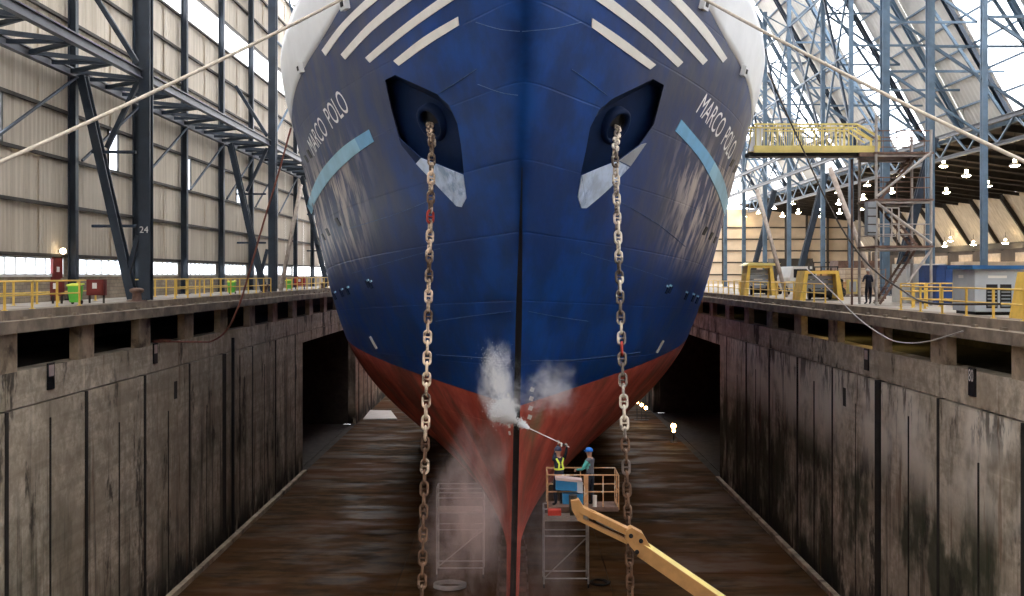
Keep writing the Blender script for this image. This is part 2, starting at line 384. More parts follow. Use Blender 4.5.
def dock_side(side):
    sg = -1 if side == 'left' else 1
    X = XL if sg < 0 else XR
    dz = DL if sg < 0 else DR
    m = MT['wallL'] if sg < 0 else MT['wallR']
    def xx(d): return X + sg * d          # d metres behind the wall face
    y0 = 27.9 - 6.4 * 7 if sg < 0 else 25.5 - 6.4 * 6
    cut0 = 82.0 if sg < 0 else 79.4       # the big opening low in the wall
    cut1 = 109.0 if sg < 0 else 118.0
    kb = dz - .75
    b = MB()
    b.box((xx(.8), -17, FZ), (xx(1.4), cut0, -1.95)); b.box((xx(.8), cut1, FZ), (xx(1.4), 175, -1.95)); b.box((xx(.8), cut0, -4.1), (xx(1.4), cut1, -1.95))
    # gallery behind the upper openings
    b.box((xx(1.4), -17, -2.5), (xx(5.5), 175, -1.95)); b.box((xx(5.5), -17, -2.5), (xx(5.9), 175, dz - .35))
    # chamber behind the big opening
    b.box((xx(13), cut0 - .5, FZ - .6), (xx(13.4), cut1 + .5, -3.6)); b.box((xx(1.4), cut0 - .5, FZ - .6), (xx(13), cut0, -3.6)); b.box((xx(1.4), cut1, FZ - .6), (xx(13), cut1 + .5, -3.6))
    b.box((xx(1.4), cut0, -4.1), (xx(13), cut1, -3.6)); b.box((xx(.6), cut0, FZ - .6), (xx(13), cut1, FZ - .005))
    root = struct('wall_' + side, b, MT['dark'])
    wide = 3 if sg < 0 else 2
    k = 0; y = y0
    while y < 172:
        a, e = y, y + 6.4
        ga = .36 if (sg < 0 and abs(a - 59.9) < .1) or (sg > 0 and abs(a - 44.7) < .1) else .12
        ge = .36 if (sg < 0 and abs(e - 59.9) < .1) or (sg > 0 and abs(e - 44.7) < .1) else .12
        mid = y + 3.2 + random.uniform(-.4, .4)
        if e > cut0 and a < cut1:
            if a < cut0: W('wall_panel', MB().box((xx(0), a + ga, FZ), (xx(.8), cut0, -3.28)), m, root)
            if e > cut1: W('wall_panel', MB().box((xx(0), cut1, FZ), (xx(.8), e - ge, -3.28)), m, root)
            if a >= cut0 - .1 or True:
                W('wall_panel', MB().box((xx(0), max(a + ga, cut0 if a < cut0 else 0), -4.1), (xx(.8), min(e - ge, cut1 if e > cut1 else 999), -3.28)), m, root)
        else:
            o1 = random.uniform(0, .04); o2 = random.uniform(0, .04)
            W('wall_panel', MB().box((xx(-o1), a + ga, FZ), (xx(.8), mid - .02, -3.28)), m, root)
            W('wall_panel', MB().box((xx(-o2), mid + .02, FZ), (xx(.8), e - ge, -3.28)), m, root)
        if not (cut0 < a < cut1):
            jw = max(.11, ga - .02)
            W('joint_seal', MB().box((xx(-.05), a - jw - .02, FZ), (xx(.5), a + jw, -3.28)), MT['tar'], root)
            if not (e > cut0 and a < cut1): W('joint_seal', MB().box((xx(-.048), mid - .04, FZ), (xx(.5), mid + .03, -3.28 - random.uniform(0, 3))), MT['tar'], root)
        W('wall_band', MB().box((xx(.02), a + .03, -3.22), (xx(.8), e - .03, -1.95)), m, root)
        W('pier', MB().box((xx(.03), y - .62, -1.95), (xx(.40), y + .85, kb)), MT['pier'], root)
        # two-step kerb beam along the quay edge
        q = MB(); q.box((xx(-.38), a + .015, kb), (xx(1.0), e - .015, kb + .42)); q.box((xx(.12), a + .015, kb + .42), (xx(1.0), e - .015, dz))
        for t in range(3): q.box((xx(-.12), a + 1 + 2.1 * t, kb + .42), (xx(.0), a + 1.35 + 2.1 * t, kb + .52))
        W('kerb_block', q, MT['kerb'], root)
        y += 6.4
    # toe kerb at the foot of the wall
    W('toe_kerb', MB().box((xx(-.35), -16.5, FZ), (xx(-.05), cut0, FZ + .28)), MT['pier'], root)
    return root
wl = dock_side('left'); wr = dock_side('right')
# vertical service pipe in the wide joint
for sg, X, Y in ((-1, XL, 61.4),):
    o = W('drain_pipe', MB().tube([(X - sg * .12, Y, FZ + .4), (X - sg * .12, Y, -2.4)], .1, 8), MT['black'])
    tag(o, 'dark vertical drain pipe on the %s dock wall' % ('left' if sg < 0 else 'right'), 'pipe')

struct('quay_deck', MB().box((XL - .99, -17, DL - .35), (-23.4, 175, DL - .02)), MT['deck'], 'pale concrete quay deck on the left below the clad wall', 'deck')
struct('quay_deck', MB().box((XR + .99, -17, DR - .35), (66, 175, DR - .02)), MT['deck'], 'wide pale concrete quay deck on the right under the yellow machinery', 'deck')

# unseen hall roof and rear walls, added to shade and light the bow
def added_hall_roof():
    root = struct('ceiling_hall_added', MB().box((26.0, -14, 35.6), (26.5, 165, 36.4)), MT['steelLit'])
    k = 0; y = 52.9 - 9 * 7.8
    while y < 165:
        tr = (k % 3 == 2)
        W('skylight_sheet' if tr else 'roof_sheet', MB().prism([(26.2, y + .03, 36), (26.2, y + 7.77, 36), (-22.4, y + 7.77, 28.4), (-22.4, y + .03, 28.4)], (0, 0, .12)), MT['sky'] if tr else MT['roofpanel'], root)
        y += 7.8; k += 1
    struct('wall_back', MB().box((-23, -17.5, FZ - .6), (66, -17, 36)), MT['clad'])
    nl = struct('wall_near_left', MB().box((-22.9, -17, 1.36), (-22.55, 24.8, 18.75)).box((-22.9, -17, 20.9), (-22.55, 24.8, 28.4)), MT['clad'])
    W('skylight_sheet', MB().box((-22.75, -17, 18.75), (-22.7, 24.8, 20.9)), MT['sky'], nl)
    nr = struct('wall_near_right_added', MB().box((38.2, -17, 13.2), (38.6, 52.9, 13.6)), MT['steelLit'])
    k = 0; y = 52.9
    while y > -17:
        y -= 7.8; k += 1; tr = (k % 3 == 1)
        W('skylight_sheet' if tr else 'roof_sheet', MB().prism([(38.3, y, 13.45), (25.8, y, 36), (25.9, y, 36.1), (38.4, y, 13.5)], (0, 7.76, 0)), MT['sky'] if tr else MT['roofpanel'], nr)  # sheets of the added unseen wall
    struct('wall_near_outer', MB().box((61.2, -17, DR), (61.6, 45, 14)), MT['annexroof'])
    struct('ceiling_near', MB().box((38.3, -17, 13.5), (61.6, 45, 13.8)), MT['annexroof'])
added_hall_roof()

# far end of the dock
struct('wall_end', MB().box((-32, 174, FZ), (66, 174.6, 10)), MT['cream'])

# ------------------------------------------------------------------ left hall wall
WX = -22.5; BAY = 8.4
cols = [50 + BAY * k for k in range(-3, 14)]
GZ = [2.4, 4.85, 7.19, 9.53, 11.85, 14.15, 16.45, 18.75, 20.9, 23.3, 25.7, 28.1]
base = struct('wall_hall', MB().box((WX - .35, -17, DL - .3), (WX, 160, 1.36)), MT['block'])
def corr(y0, y1, z0, z1, x, d=.035, pitch=.40):
    mb = MB(); n = max(2, int(round((y1 - y0) / pitch)) * 2); vs_ = []; fs = []
    for i in range(n + 1):
        y = y0 + (y1 - y0) * i / n; o = d if (i // 1) % 2 else 0
        vs_ += [(x - o, y, z0), (x - o, y, z1)]
    for i in range(n): fs.append((2 * i, 2 * i + 2, 2 * i + 3, 2 * i + 1))
    return mb.add(vs_, fs)
HW = [(42.3, 43.7), (55.1, 56.5), (67.7, 69.1), (80.3, 81.7), (92.9, 94.3)]
cache = {}
for k in range(len(cols) - 1):
    a, e = cols[k], cols[k + 1]
    if a > 115: continue
    for r in range(len(GZ) - 1):
        z0, z1 = GZ[r], GZ[r + 1]; mat = MT['sky'] if r == 7 else MT['clad']
        nm = 'skylight_sheet' if r == 7 else 'cladding_panel'
        if r == 2:
            segs = [(a - .02, e + .02)]
            for h0, h1 in HW:
                if a < h0 < e:
                    segs = [(a - .02, h0 + .04), (h1 - .04, e + .02)]
        else: segs = [(a - .02, a + 2.82), (a + 2.62, a + 5.78), (a + 5.58, e + .02)]
        for si, (s0, s1) in enumerate(segs):
            if s1 - s0 < .2: continue
            key = (round(s1 - s0, 2), r)
            if key not in cache: cache[key] = corr(0, s1 - s0, -.06, z1 - z0 + .06, 0).mesh(nm, mat)
            link(nm, cache[key], base, Vector((WX - (.05 * (si % 2) if r != 2 else 0) - .004 * r, s0, z0)) - wloc(base))
for r, z in enumerate(GZ):
    W('girt', MB().bar((WX + .1, 25, z), (WX + .1, 116, z), .16, .16), MT['girt'], base)
# ribbon windows, one unit per bay
wn = 0
for k in range(1, 9):
    a, e = cols[k] + .45, cols[k + 1] - .35
    if k == 3: pass
    wn += 1
    f = MB(); f.box((WX - .12, a, 1.36), (WX + .06, e, 1.50)); f.box((WX - .12, a, 2.24), (WX + .06, e, 2.4))
    n = 8; wpane = (e - a) / n
    for i in range(n + 1): f.box((WX - .08, a + i * wpane - .05, 1.5), (WX + .04, a + i * wpane + .05, 2.24))
    o = W('window_%d' % wn, f, MT['frame']); o['kind'] = 'structure'
    for i in range(n): W('pane', MB().box((WX - .03, a + i * wpane + .05, 1.5), (WX - .01, a + (i + 1) * wpane - .05, 2.24)), MT['pane'], o)
    # masonry pier beside the unit
    W('masonry_pier', MB().box((WX - .3, e, 1.36), (WX, cols[k + 1] + .45, 2.4)), MT['block'], base)
W('masonry_pier', MB().box((WX - .3, 25, 1.36), (WX, cols[1] + .45, 2.4)), MT['block'], base)
for h0, h1 in HW:
    wn += 1
    f = MB(); f.box((WX - .1, h0, 7.19), (WX + .08, h0 + .08, 9.53)); f.box((WX - .1, h1 - .08, 7.19), (WX + .08, h1, 9.53))
    f.box((WX - .1, h0, 7.19), (WX + .08, h1, 7.31)); f.box((WX - .1, h0, 9.41), (WX + .08, h1, 9.53))
    o = W('window_%d' % wn, f, MT['girt']); o['kind'] = 'structure'
    W('pane', MB().box((WX - .03, h0 + .08, 7.31), (WX - .01, h1 - .08, 9.41)), MT['pane'], o)
d1 = W('door_1', MB().box((WX - .05, 48.35, DL), (WX + .12, 49.35, 2.42)), MT['redd']); d1['kind'] = 'structure'
W('notice', MB().box((WX + .12, 48.7, 1.6), (WX + .14, 49.0, 1.85)), MT['stripe'], d1)
W('door_handle', MB().box((WX + .12, 49.15, 1.15), (WX + .2, 49.25, 1.3)), MT['galv'], d1)
gl = thing('wall_lamp', 'small glowing globe lamp above the dark red door', 'lamp', (WX + .2, 48.9, 2.5))
L('globe', MB().ell((.15, 0, .12), (.15, .15, .15)), MT['globe'], gl, True); L('bracket', MB().bar((-.1, 0, .12), (.1, 0, .12), .06), MT['girt'], gl)

# wall columns
vis = [c for c in cols if 40 < c < 116]
for i, y in enumerate(vis):
    lab = 'navy steel column against the beige clad wall, %s of that row from the left edge' % ORD[i]
    t = thing('wall_column', lab, 'column', (WX + .36, y, DL), 'columns against the left clad wall')
    L('column', MB().ibeam((0, 0, 0), (0, 0, 28), .34, .40, .05, (1, 0, 0)), MT['steelL'], t)
    L('base_plate', MB().box((-.3, -.3, 0), (.3, .3, .05)), MT['steelL'], t)
    if i < 8:   # wind brace in the wall plane
        L('brace', MB().bar((.32, -.1, 11.2), (.32, -BAY + .3, 7.0), .11), MT['steelD'], t)

# front columns with raking strut
FX = -18.5
fc = [50.0, 76.0, 101.4]
for i, y in enumerate(fc):
    lab = ['tall thick navy column at the left quay edge with white number 24', 'tall navy column at the left quay edge behind the numbered one', 'farthest navy column on the left quay edge, beside the hull'][i]
    t = thing('portal_frame', lab, 'column', (FX, y, DL), 'columns on the left quay edge')
    c = L('column', MB().ibeam((0, 0, 0), (0, 0, 29), .56, .5, .08, (0, 1, 0)), MT['steelL'], t)
    L('base_plate', MB().box((-.1, -.4, 0), (.1, .4, .03)), MT['steelL'], t)
    L('strut', MB().ibeam((-3.2, 0, 11.2), (-.65, 0, .06), .42, .5, .07, (0, 1, 0)), MT['steelL'], t)
    L('brace', MB().bar((-.4, 0, 10.9), (-1.95, 0, 7.6), .22), MT['steelL'], t)
    L('brace', MB().bar((-.4, 0, 3.2), (-.95, 0, 1.1), .22), MT['steelL'], t)
    L('brace', MB().bar((-2.8, 0, 15.6), (-.4, 0, 11.8), .24), MT['steelL'], t)
    L('tie', MB().bar((-2.7, 0, 7.4), (-.5, 0, 7.4), .14), MT['steelD'], t)
    L('tie', MB().bar((-2.7, 0, 3.7), (-.5, 0, 3.7), .14), MT['steelD'], t)
    if i == 0:
        cu = bpy.data.curves.new('num', 'FONT'); cu.body = '24'; cu.size = .46; cu.align_x = 'CENTER'; cu.extrude = .005
        to = bpy.data.objects.new('num', cu); C.objects.link(to); bpy.context.view_layer.update()
        me = bpy.data.meshes.new_from_object(to.evaluated_get(bpy.context.evaluated_depsgraph_get())); bpy.data.objects.remove(to)
        me.materials.clear(); me.materials.append(MT['stripe'])
        o = link('number', me, t, (0, -.285, 3.35)); o.rotation_euler = (R(90), 0, 0)

# horizontal lattice girder between the column rows
ZT = 11.45
tg = thing('lattice_girder', 'long grey horizontal lattice girder along the left wall', 'girder', (-20.4, 65, ZT))
W('chord', MB().ibeam((FX - .2, 26, ZT), (FX - .2, 108, ZT), .3, .46, .06), MT['steelG'], tg)
W('chord', MB().ibeam((-21.9, 26, ZT), (-21.9, 108, ZT), .3, .42, .06), MT['steelG'], tg)
y = 26; s = 0
while y < 106:
    a, b = (FX - .3, -21.8) if s % 2 == 0 else (-21.8, FX - .3)
    W('lacing', MB().bar((a, y, ZT), (b, y + 2.1, ZT), .16, .2), MT['steelL'], tg)
    if s % 2 == 0: W('lacing', MB().bar((FX - .3, y, ZT), (-21.8, y, ZT), .14, .18), MT['steelL'], tg)
    y += 2.1; s += 1
# slender X bracing between the far front columns
for i, (ya, yb) in enumerate(((76.0, 101.4),)):
    t = thing('cross_brace', 'slender crossed tie rods between the far navy columns on the left', 'brace', (FX, (ya + yb) / 2, 12))
    W('rod', MB().tube([(FX, ya + .3, 12), (FX, yb - .3, 27)], .09, 6), MT['steelLit'], t)
    W('rod', MB().tube([(FX, ya + .3, 27), (FX, yb - .3, 12)], .09, 6), MT['steelLit'], t)
    W('rod', MB().tube([(FX, ya + .3, 19.5), (FX, yb - .3, 19.5)], .09, 6), MT['steelLit'], t)

# ------------------------------------------------------------------ right hall: sloping roof wall, annex
EX, EZ, SL = 38.0, 13.45, 1.8
def rx(z): return EX - (z - EZ) / SL
B2 = 7.8
ry = [52.9 + B2 * k for k in range(15)]        # 52.9, 60.7, 68.5, 76.3, 84.1, 91.9 ...
rows = [EZ + 1.9 * k for k in range(13)]
rb = MB().bar((EX + .1, 45, EZ), (EX + .1, 165, EZ), .35, .7)
rw = struct('wall_sloping', rb, MT['steelLit'])
pcache = {}
for k in range(len(ry) - 1):
    tr = (k % 3 == 2)
    for r in range(len(rows) - 1):
        dzr = 1.9
        key = (tr,)
        if key not in pcache:
            mb = MB(); n = 24; v = []; f = []
            for i in range(n + 1):
                yy = -.04 + (B2 + .08) * i / n; o = .05 * (i % 2)
                v += [(o, yy, -.05), (o - (dzr + .05) / SL, yy, dzr + .05)]
            for i in range(n): f.append((2 * i, 2 * i + 2, 2 * i + 3, 2 * i + 1))
            pcache[key] = mb.add(v, f).mesh('roof_sheet', MT['sky'] if tr else MT['roofpanel'])
        link('skylight_sheet' if tr else 'roof_sheet', pcache[key], rw, Vector((rx(rows[r]) + .25 + .06 * (k % 2) + .03 * (r % 2), ry[k], rows[r])) - wloc(rw))
for z in rows:
    W('purlin', MB().bar((rx(z) + .12, 50, z), (rx(z) + .12, 163, z), .12, .16), MT['steelLit'], rw)
# eaves lattice girder
eg = thing('lattice_girder', 'blue-grey lattice girder along the eaves on the right', 'girder', (EX - .8, 100, EZ - 1.9))
W('chord', MB().ibeam((EX - .8, 46, EZ), (EX - .8, 160, EZ), .35, .4, .06), MT['steelG'], eg)
W('chord', MB().ibeam((EX - .8, 46, EZ - 1.9), (EX - .8, 160, EZ - 1.9), .35, .3, .06), MT['steelG'], eg)
y = 46; s = 0
while y < 158:
    z0, z1 = (EZ - 1.8, EZ - .1) if s % 2 == 0 else (EZ - .1, EZ - 1.8)
    W('lacing', MB().bar((EX - .8, y, z0), (EX - .8, y + 2.6, z1), .14), MT['steelLit'], eg); y += 2.6; s += 1
# rafters
for k, y in enumerate(ry[:-1]):
    if y < 60: continue
    t = thing('rafter', 'blue steel rafter under the sloping roof on the right, %s from the right edge' % (ORD[k - 1] if k - 1 < 26 else 'farthest'), 'beam', (EX, y, EZ), 'rafters of the right roof')
    W('beam', MB().ibeam((EX - .3, y, EZ), (rx(35) - .35, y, 35), .3, .55, .06, (0, 1, 0)), MT['steelD'] if k % 2 else MT['steelLit'], t)
    W('lower_chord', MB().bar((EX - .5, y, EZ - .2), (rx(30) - 2.6, y, 30), .2), MT['steelLit'], t)
    for q in range(5 if y > 86 else 0):
        zz = 15 + q * 3.2
        W('lacing', MB().bar((rx(zz) - .4, y, zz), (rx(zz + 1.6) - .7 - (zz - 12) * .11, y, zz + 1.6), .1), MT['steelLit'], t)
# right column row
CXR = 27.0
rc = [57.7, 65.2, 73.2, 80.6, 88.0, 98.9, 108.5, 118.5, 129]
for i, y in enumerate(rc):
    lab = 'blue steel column in front of the roof slope on the right, %s of that row from the right edge' % ORD[i]
    t = thing('hall_column', lab, 'column', (CXR, y, DR), 'blue columns on the right')
    wd = [.32, .44, .54, .32, .34, .36, .4, .4, .4][i]
    L('column', MB().ibeam((0, 0, 0), (0, 0, 30), wd, wd, .07, (0, 1, 0)), MT['steelLit'], t)
    L('base_plate', MB().box((-.4, -.4, 0), (.4, .4, .05)), MT['steelLit'], t)
    for zz in (16.4, 20.0, 24.5):
        L('tie', MB().bar((.2, 0, zz), (rx(zz) - CXR - .6, 0, zz), .16), MT['steelLit'], t)
    L('brace', MB().bar((.2, 0, 16.4), (rx(13.2) - CXR - 4, 0, 11.8), .18), MT['steelLit'], t)
    L('brace', MB().bar((.2, 0, 24.5), (rx(20) - CXR - .6, 0, 20), .16), MT['steelLit'], t)
    if i in (2, 5, 7):
        L('strut', MB().ibeam((3.6, 0, 11.5), (.6, 0, .05), .55, .5, .07, (0, 1, 0)), MT['steelD'], t)
    if i in (3, 4, 5, 6, 7):
        dy = rc[i + 1] - y
        L('brace', MB().bar((0, .2, 13.5), (0, dy - .2, 26), .2), MT['steelD'], t)
        L('brace', MB().bar((0, .2, 26), (0, dy - .2, 13.5), .16), MT['steelLit'], t)
        L('tie', MB().bar((0, .2, 19.5), (0, dy - .2, 19.5), .14), MT['steelLit'], t)
        L('tie', MB().bar((0, .2, 26), (0, dy - .2, 26), .14), MT['steelLit'], t)
# second, inner lattice girder on the column row
ig = thing('lattice_girder', 'blue lattice girder carried by the right column row', 'girder', (CXR, 100, 11.2))
for zz in (11.2, 13.2): W('chord', MB().ibeam((CXR - .5, 76, zz), (CXR - .5, 135, zz), .26, .3, .05), MT['steelG'], ig)
y = 76; s = 0
while y < 133:
    z0, z1 = (11.3, 13.1) if s % 2 == 0 else (13.1, 11.3)
    W('lacing', MB().bar((CXR - .5, y, z0), (CXR - .5, y + 2.4, z1), .12), MT['steelLit'], ig); y += 2.4; s += 1

# annex: low ceiling, sloping outer wall, end wall
AX, AZ = 57.0, 10.95
cb = MB()
cb.prism([(EX + .3, 45, EZ), (AX, 45, AZ), (AX, 45, AZ + .25), (EX + .3, 45, EZ + .25)], (0, 127, 0))
ce = struct('ceiling', cb, MT['annexroof'])
for k in range(32):
    y = 47 + k * 3.9
    W('ceiling_beam', MB().ibeam((EX, y, EZ - .45), (AX, y, AZ - .35), .3, .6 if k % 2 == 0 else .36, .06), MT['annexbeam'], ce)
ow = struct('wall_outer', MB().box((AX + 4.2, 45, DR), (AX + 4.6, 172, 5.4)), MT['annexroof'])
for k in range(16):
    y = 47 + k * 7.8
    for j in range(2):
        yy = y + j * 3.9
        z0, z1 = 5.45, AZ
        n = 10; v = []; f = []
        for i in range(n + 1):
            q = yy - .03 + 3.96 * i / n; o = .06 * (i % 2) + .04 * j; v += [(AX + 3.4 + o, q, z0), (AX + o, q, z1)]
        for i in range(n): f.append((2 * i, 2 * i + 2, 2 * i + 3, 2 * i + 1))
        W('slope_sheet', MB().add(v, f), MT['clad'], ow)
    W('slope_rib', MB().bar((AX - .3, y, AZ - .1), (AX + 3.9, y, 4.6), .35, .5), MT['annexbeam'], ow)
    W('wall_board', MB().box((AX + 4.1, y + 1.2, 2.2), (AX + 4.2, y + 5.2, 4.2)), MT['beige'], ow)
W('runway_beam', MB().bar((AX + 2.9, 46, 5.0), (AX + 2.9, 162, 5.0), .5, .8), MT['annexbeam'], ow)
ew = struct('wall_far', MB().box((20, 172, DR - .3), (64, 172.4, 12.8)), MT['cream'])
for zz in (1.5, 3.6, 5.6, 7.6, 9.6): W('rail', MB().box((20, 171.82, zz - .11), (64, 172, zz + .11)), MT['girt'], ew)
for k in range(12): W('wall_post', MB().box((21 + k * 3.6, 171.6, DR), (21.3 + k * 3.6, 172, 12.6)), MT['girt'], ew)

def pendant(px, py, label, X=None):
    H = max(8.6, 38.9 * (275 - py) / (px - 516)) if X is None else X * (275 - py) / (px - 516)
    p = P(px, py, H * 1000 / (275 - py)); k_ = .78
    top = EZ - (p.x - 38.3) * 2.5 / 18.7 if X is None else p.z + 1.3
    t = thing('pendant_lamp', label, 'lamp', p, 'pendant lamps in the annex')
    L('shade', MB().lathe([(r_ * k_, z_ * k_) for r_, z_ in ((.12, .42), (.2, .36), (.46, .14), (.54, .0), (.52, .0), (.44, .13), (.18, .34), (.1, .38))], 12), MT['frame'], t, True)
    L('diffuser', MB().ell((0, 0, .02), (.48 * k_, .48 * k_, .18 * k_), 12, 6), MT['lamp'], t, True)
    L('cord', MB().tube([(0, 0, .3), (0, 0, top - p.z)], .03, 5), MT['girt'], t)
    L('bulb_housing', MB().lathe([(r_ * k_, z_ * k_) for r_, z_ in ((.1, .4), (.16, .44), (.16, .62), (.06, .68))], 10), MT['lamp'], t)
z7 = lambda x, y: (700 + x / 3.154, 160 + y / 3.154)
UP = ((768, 20), (993, 18), (840, 50), (633, 53), (712, 78), (908, 82), (527, 80), (605, 102), (777, 103), (515, 122), (435, 103), (438, 138),
      (508, 155), (372, 155), (440, 167), (382, 178), (293, 138), (310, 167), (260, 177), (234, 153), (184, 167), (140, 178))
for i, (x, y) in enumerate(sorted(UP, reverse=True)):
    pendant(*z7(x, y), 'small warm pendant lamp under the dark annex ceiling, %s from the right picture edge' % ORD[i])
for i, (x, y) in enumerate(sorted(((790, 255), (862, 267), (963, 262), (772, 272)), reverse=True)):
    pendant(*z7(x, y), 'low warm pendant lamp before the sloping annex wall, %s from the right picture edge' % ORD[i], 58.5)

# ------------------------------------------------------------------ ship
# height, stem position, full half breadth, entrance length, fullness
LV = [(-13.6, 44.0, 9.5, 70, 1.25, 2.6), (-12.6, 41.6, 10.0, 66, 1.3, 2.3), (-11, 39.6, 10.6, 60, 1.35, 1.9), (-9, 38.2, 11.0, 52, 1.4, 1.55),
      (-7, 37.3, 11.2, 45, 1.45, 1.28), (-5, 36.6, 11.4, 39, 1.5, 1.12), (-3, 35.9, 11.5, 34, 1.55, 1.03), (0, 34.9, 11.7, 30, 1.6, 1.0),
      (3, 33.8, 11.9, 28, 1.65, 1.0), (6, 32.6, 12.2, 27, 1.65, 1.0), (9, 31.3, 12.8, 27, 1.65, 1.0), (12, 29.9, 13.5, 28, 1.62, 1.0),
      (16, 28.0, 13.9, 30, 1.58, 1.0), (20, 26.2, 13.9, 32, 1.55, 1.0)]
def par(z):
    z = max(LV[0][0], min(LV[-1][0], z)); i = 0
    while i < len(LV) - 2 and z > LV[i + 1][0]: i += 1
    def m(k, c):
        a, b = (0, 1) if k == 0 else (len(LV) - 2, len(LV) - 1) if k == len(LV) - 1 else (k - 1, k + 1)
        return (LV[b][c] - LV[a][c]) / (LV[b][0] - LV[a][0])
    h = LV[i + 1][0] - LV[i][0]; t = (z - LV[i][0]) / h
    return [(1 + 2 * t) * (1 - t) ** 2 * LV[i][c] + t * (1 - t) ** 2 * h * m(i, c) + t * t * (3 - 2 * t) * LV[i + 1][c] + t * t * (t - 1) * h * m(i + 1, c) for c in range(1, 6)]
PT = [par(-13.6 + .05 * i) for i in range(673)]
def pz(z):
    q = max(0, min(671.999, (z + 13.6) / .05)); i = int(q); f = q - i
    return [a + (b - a) * f for a, b in zip(PT[i], PT[i + 1])]
def hb(Y, z):
    ys, B, Ln, p, q = pz(z); s = Y - ys
    if s < 0: return -1
    t = min(1, s / Ln); b = B * (1 - (1 - t) ** p) ** q
    r = max(0, min(1, (z - 1) / 11)) * .55 + max(0, min(1, (-5 - z) / 5)) * .05                      # the stem is rounded higher up
    return math.sqrt(b * b + 2 * r * s * math.exp(-s / 2.0))
def lean(z): return .04 + .02 * (z + 3)                          # slight list
def hit(px, py):
    """first point of the ship's side on the line of sight of a measured photo pixel"""
    prev = None; Y = 25.0; st = .1
    def F(Y):
        x = (px - 516) / 1000 * Y; z = EYE - (py - 275) / 1000 * Y
        return hb(Y, z) - abs(x - lean(z))
    while Y < 90:
        if F(Y) >= 0: break
        Y += st
    a, b = Y - st, Y
    for _ in range(18):
        c = (a + b) / 2
        if F(c) >= 0: b = c
        else: a = c
    return P(px, py, b)
def hp(side, Y, z): return Vector((side * hb(Y, z) + lean(z), Y, z))
def hn(p):
    side = 1 if p.x > lean(p.z) else -1; e = .03
    a = hp(side, p.y + e, p.z) - hp(side, p.y - e, p.z); b = hp(side, p.y, p.z + e) - hp(side, p.y, p.z - e)
    n = a.cross(b).normalized()
    return n if n.x * side > 0 or n.y < 0 and abs(n.x) < .02 else -n
def pl(tab, y):
    if y <= tab[0][0]: return tab[0][1]
    for (a, u), (b, v) in zip(tab, tab[1:]):
        if y <= b: return u + (v - u) * (y - a) / (b - a)
    return tab[-1][1]
ST = [(24, 15.6), (30, 14.7), (41.0, 12.32), (42.3, 11.92), (44.0, 11.53), (46.7, 11.08), (49.6, 10.55), (52.4, 9.98), (56, 9.5), (61, 9.1), (140, 9.1)]     # blue / white edge
TT = [(24, 18), (38, 15.6), (45.9, 14.07), (51.1, 13.15), (56.5, 12.35), (58.5, 11.3), (60, 9.9), (61.5, 9.2), (140, 9.2)]
ZK = -13.6
NS, NV = 120, 84
SS = [95 * (i / NS) ** 2.2 for i in range(NS + 1)]
def grid_point(s, v, lo, hi):
    z = 0
    for _ in range(30):
        Y = pz(z)[0] + s; zl = lo(Y); z2 = zl + v * (hi(Y) - zl)
        z = z + .7 * (z2 - z)
    return pz(z)[0] + s, z
ship = thing('ship', 'huge dark blue ship bow with white stripes and red underwater hull, standing in the dock', 'ship', (0, 60, FZ + 1.2))
mb = MB(); idx = {}
for sd in (-1, 1):
    for i, s in enumerate(SS):
        for j in range(NV + 1):
            Y, z = grid_point(s, j / NV, lambda Y: ZK, lambda Y: pl(ST, Y))
            idx[(sd, i, j)] = len(mb.v); b = hb(Y, z) if i else 0
            if j == 0: b = max(b, .12) if i else 0
            mb.v.append((sd * b + lean(z), Y, z))
    for i in range(NS):
        for j in range(NV):
            q = (idx[sd, i, j], idx[sd, i + 1, j], idx[sd, i + 1, j + 1], idx[sd, i, j + 1]); mb.f.append(q if sd > 0 else q[::-1])
for i in range(NS):
    for j, fl_ in ((0, 1), (NV, 0)):
        q = (idx[-1, i, j], idx[-1, i + 1, j], idx[1, i + 1, j], idx[1, i, j]); mb.f.append(q if fl_ else q[::-1])
for j in range(NV): mb.f.append((idx[1, NS, j], idx[-1, NS, j], idx[-1, NS, j + 1], idx[1, NS, j + 1]))
hull_me = mb.mesh('hull', MT['hull'], True)
hull_tmp = link('hull_tmp', hull_me)
# anchor pockets are cut out of the shell
PKL = [(385, 80), (395, 75), (437, 94), (449, 105), (457, 122), (461, 146), (464, 174), (421, 157), (399, 137), (391, 108)]
PKR = [(664, 85), (653, 79), (612, 99), (599, 110), (590, 128), (586, 150), (580.5, 175), (618, 160), (640, 144), (654, 124)]
cut = []
for pk in (PKL, PKR):
    pts = [hit(*p) for p in pk]; c = sum(pts, Vector()) / len(pts); n = hn(c)
    m_ = MB(); k = len(pts); d = Vector((0, 1, 0))
    # back face: a flat plate set into the shell
    nb = (n + Vector((0, -.15, .0))).normalized(); c2 = c - n * .75
    back = []
    for p in pts:
        t = (c2 - p).dot(nb) / d.dot(nb); back.append(p + d * max(.25, t))
    m_.add([p - d * 2.5 for p in pts] + back, [tuple(range(k)), tuple(range(k, 2 * k))[::-1]] + [(i, (i + 1) % k, k + (i + 1) % k, k + i) for i in range(k)])
    o = link('cutter', m_.mesh('cutter', MT['navy'])); cut.append((o, c, n, nb, c2))  # pocket faces painted darker: the shade of the recess is in the colour
    md = hull_tmp.modifiers.new('b', 'BOOLEAN'); md.operation = 'DIFFERENCE'; md.object = o; md.solver = 'EXACT'; md.material_mode = 'TRANSFER'
bpy.context.view_layer.update()
me2 = bpy.data.meshes.new_from_object(hull_tmp.evaluated_get(bpy.context.evaluated_depsgraph_get()))
me2.name = 'hull'
print('hull faces', len(hull_me.polygons), len(me2.polygons))
bpy.data.objects.remove(hull_tmp)
for o, *_ in cut: bpy.data.objects.remove(o)
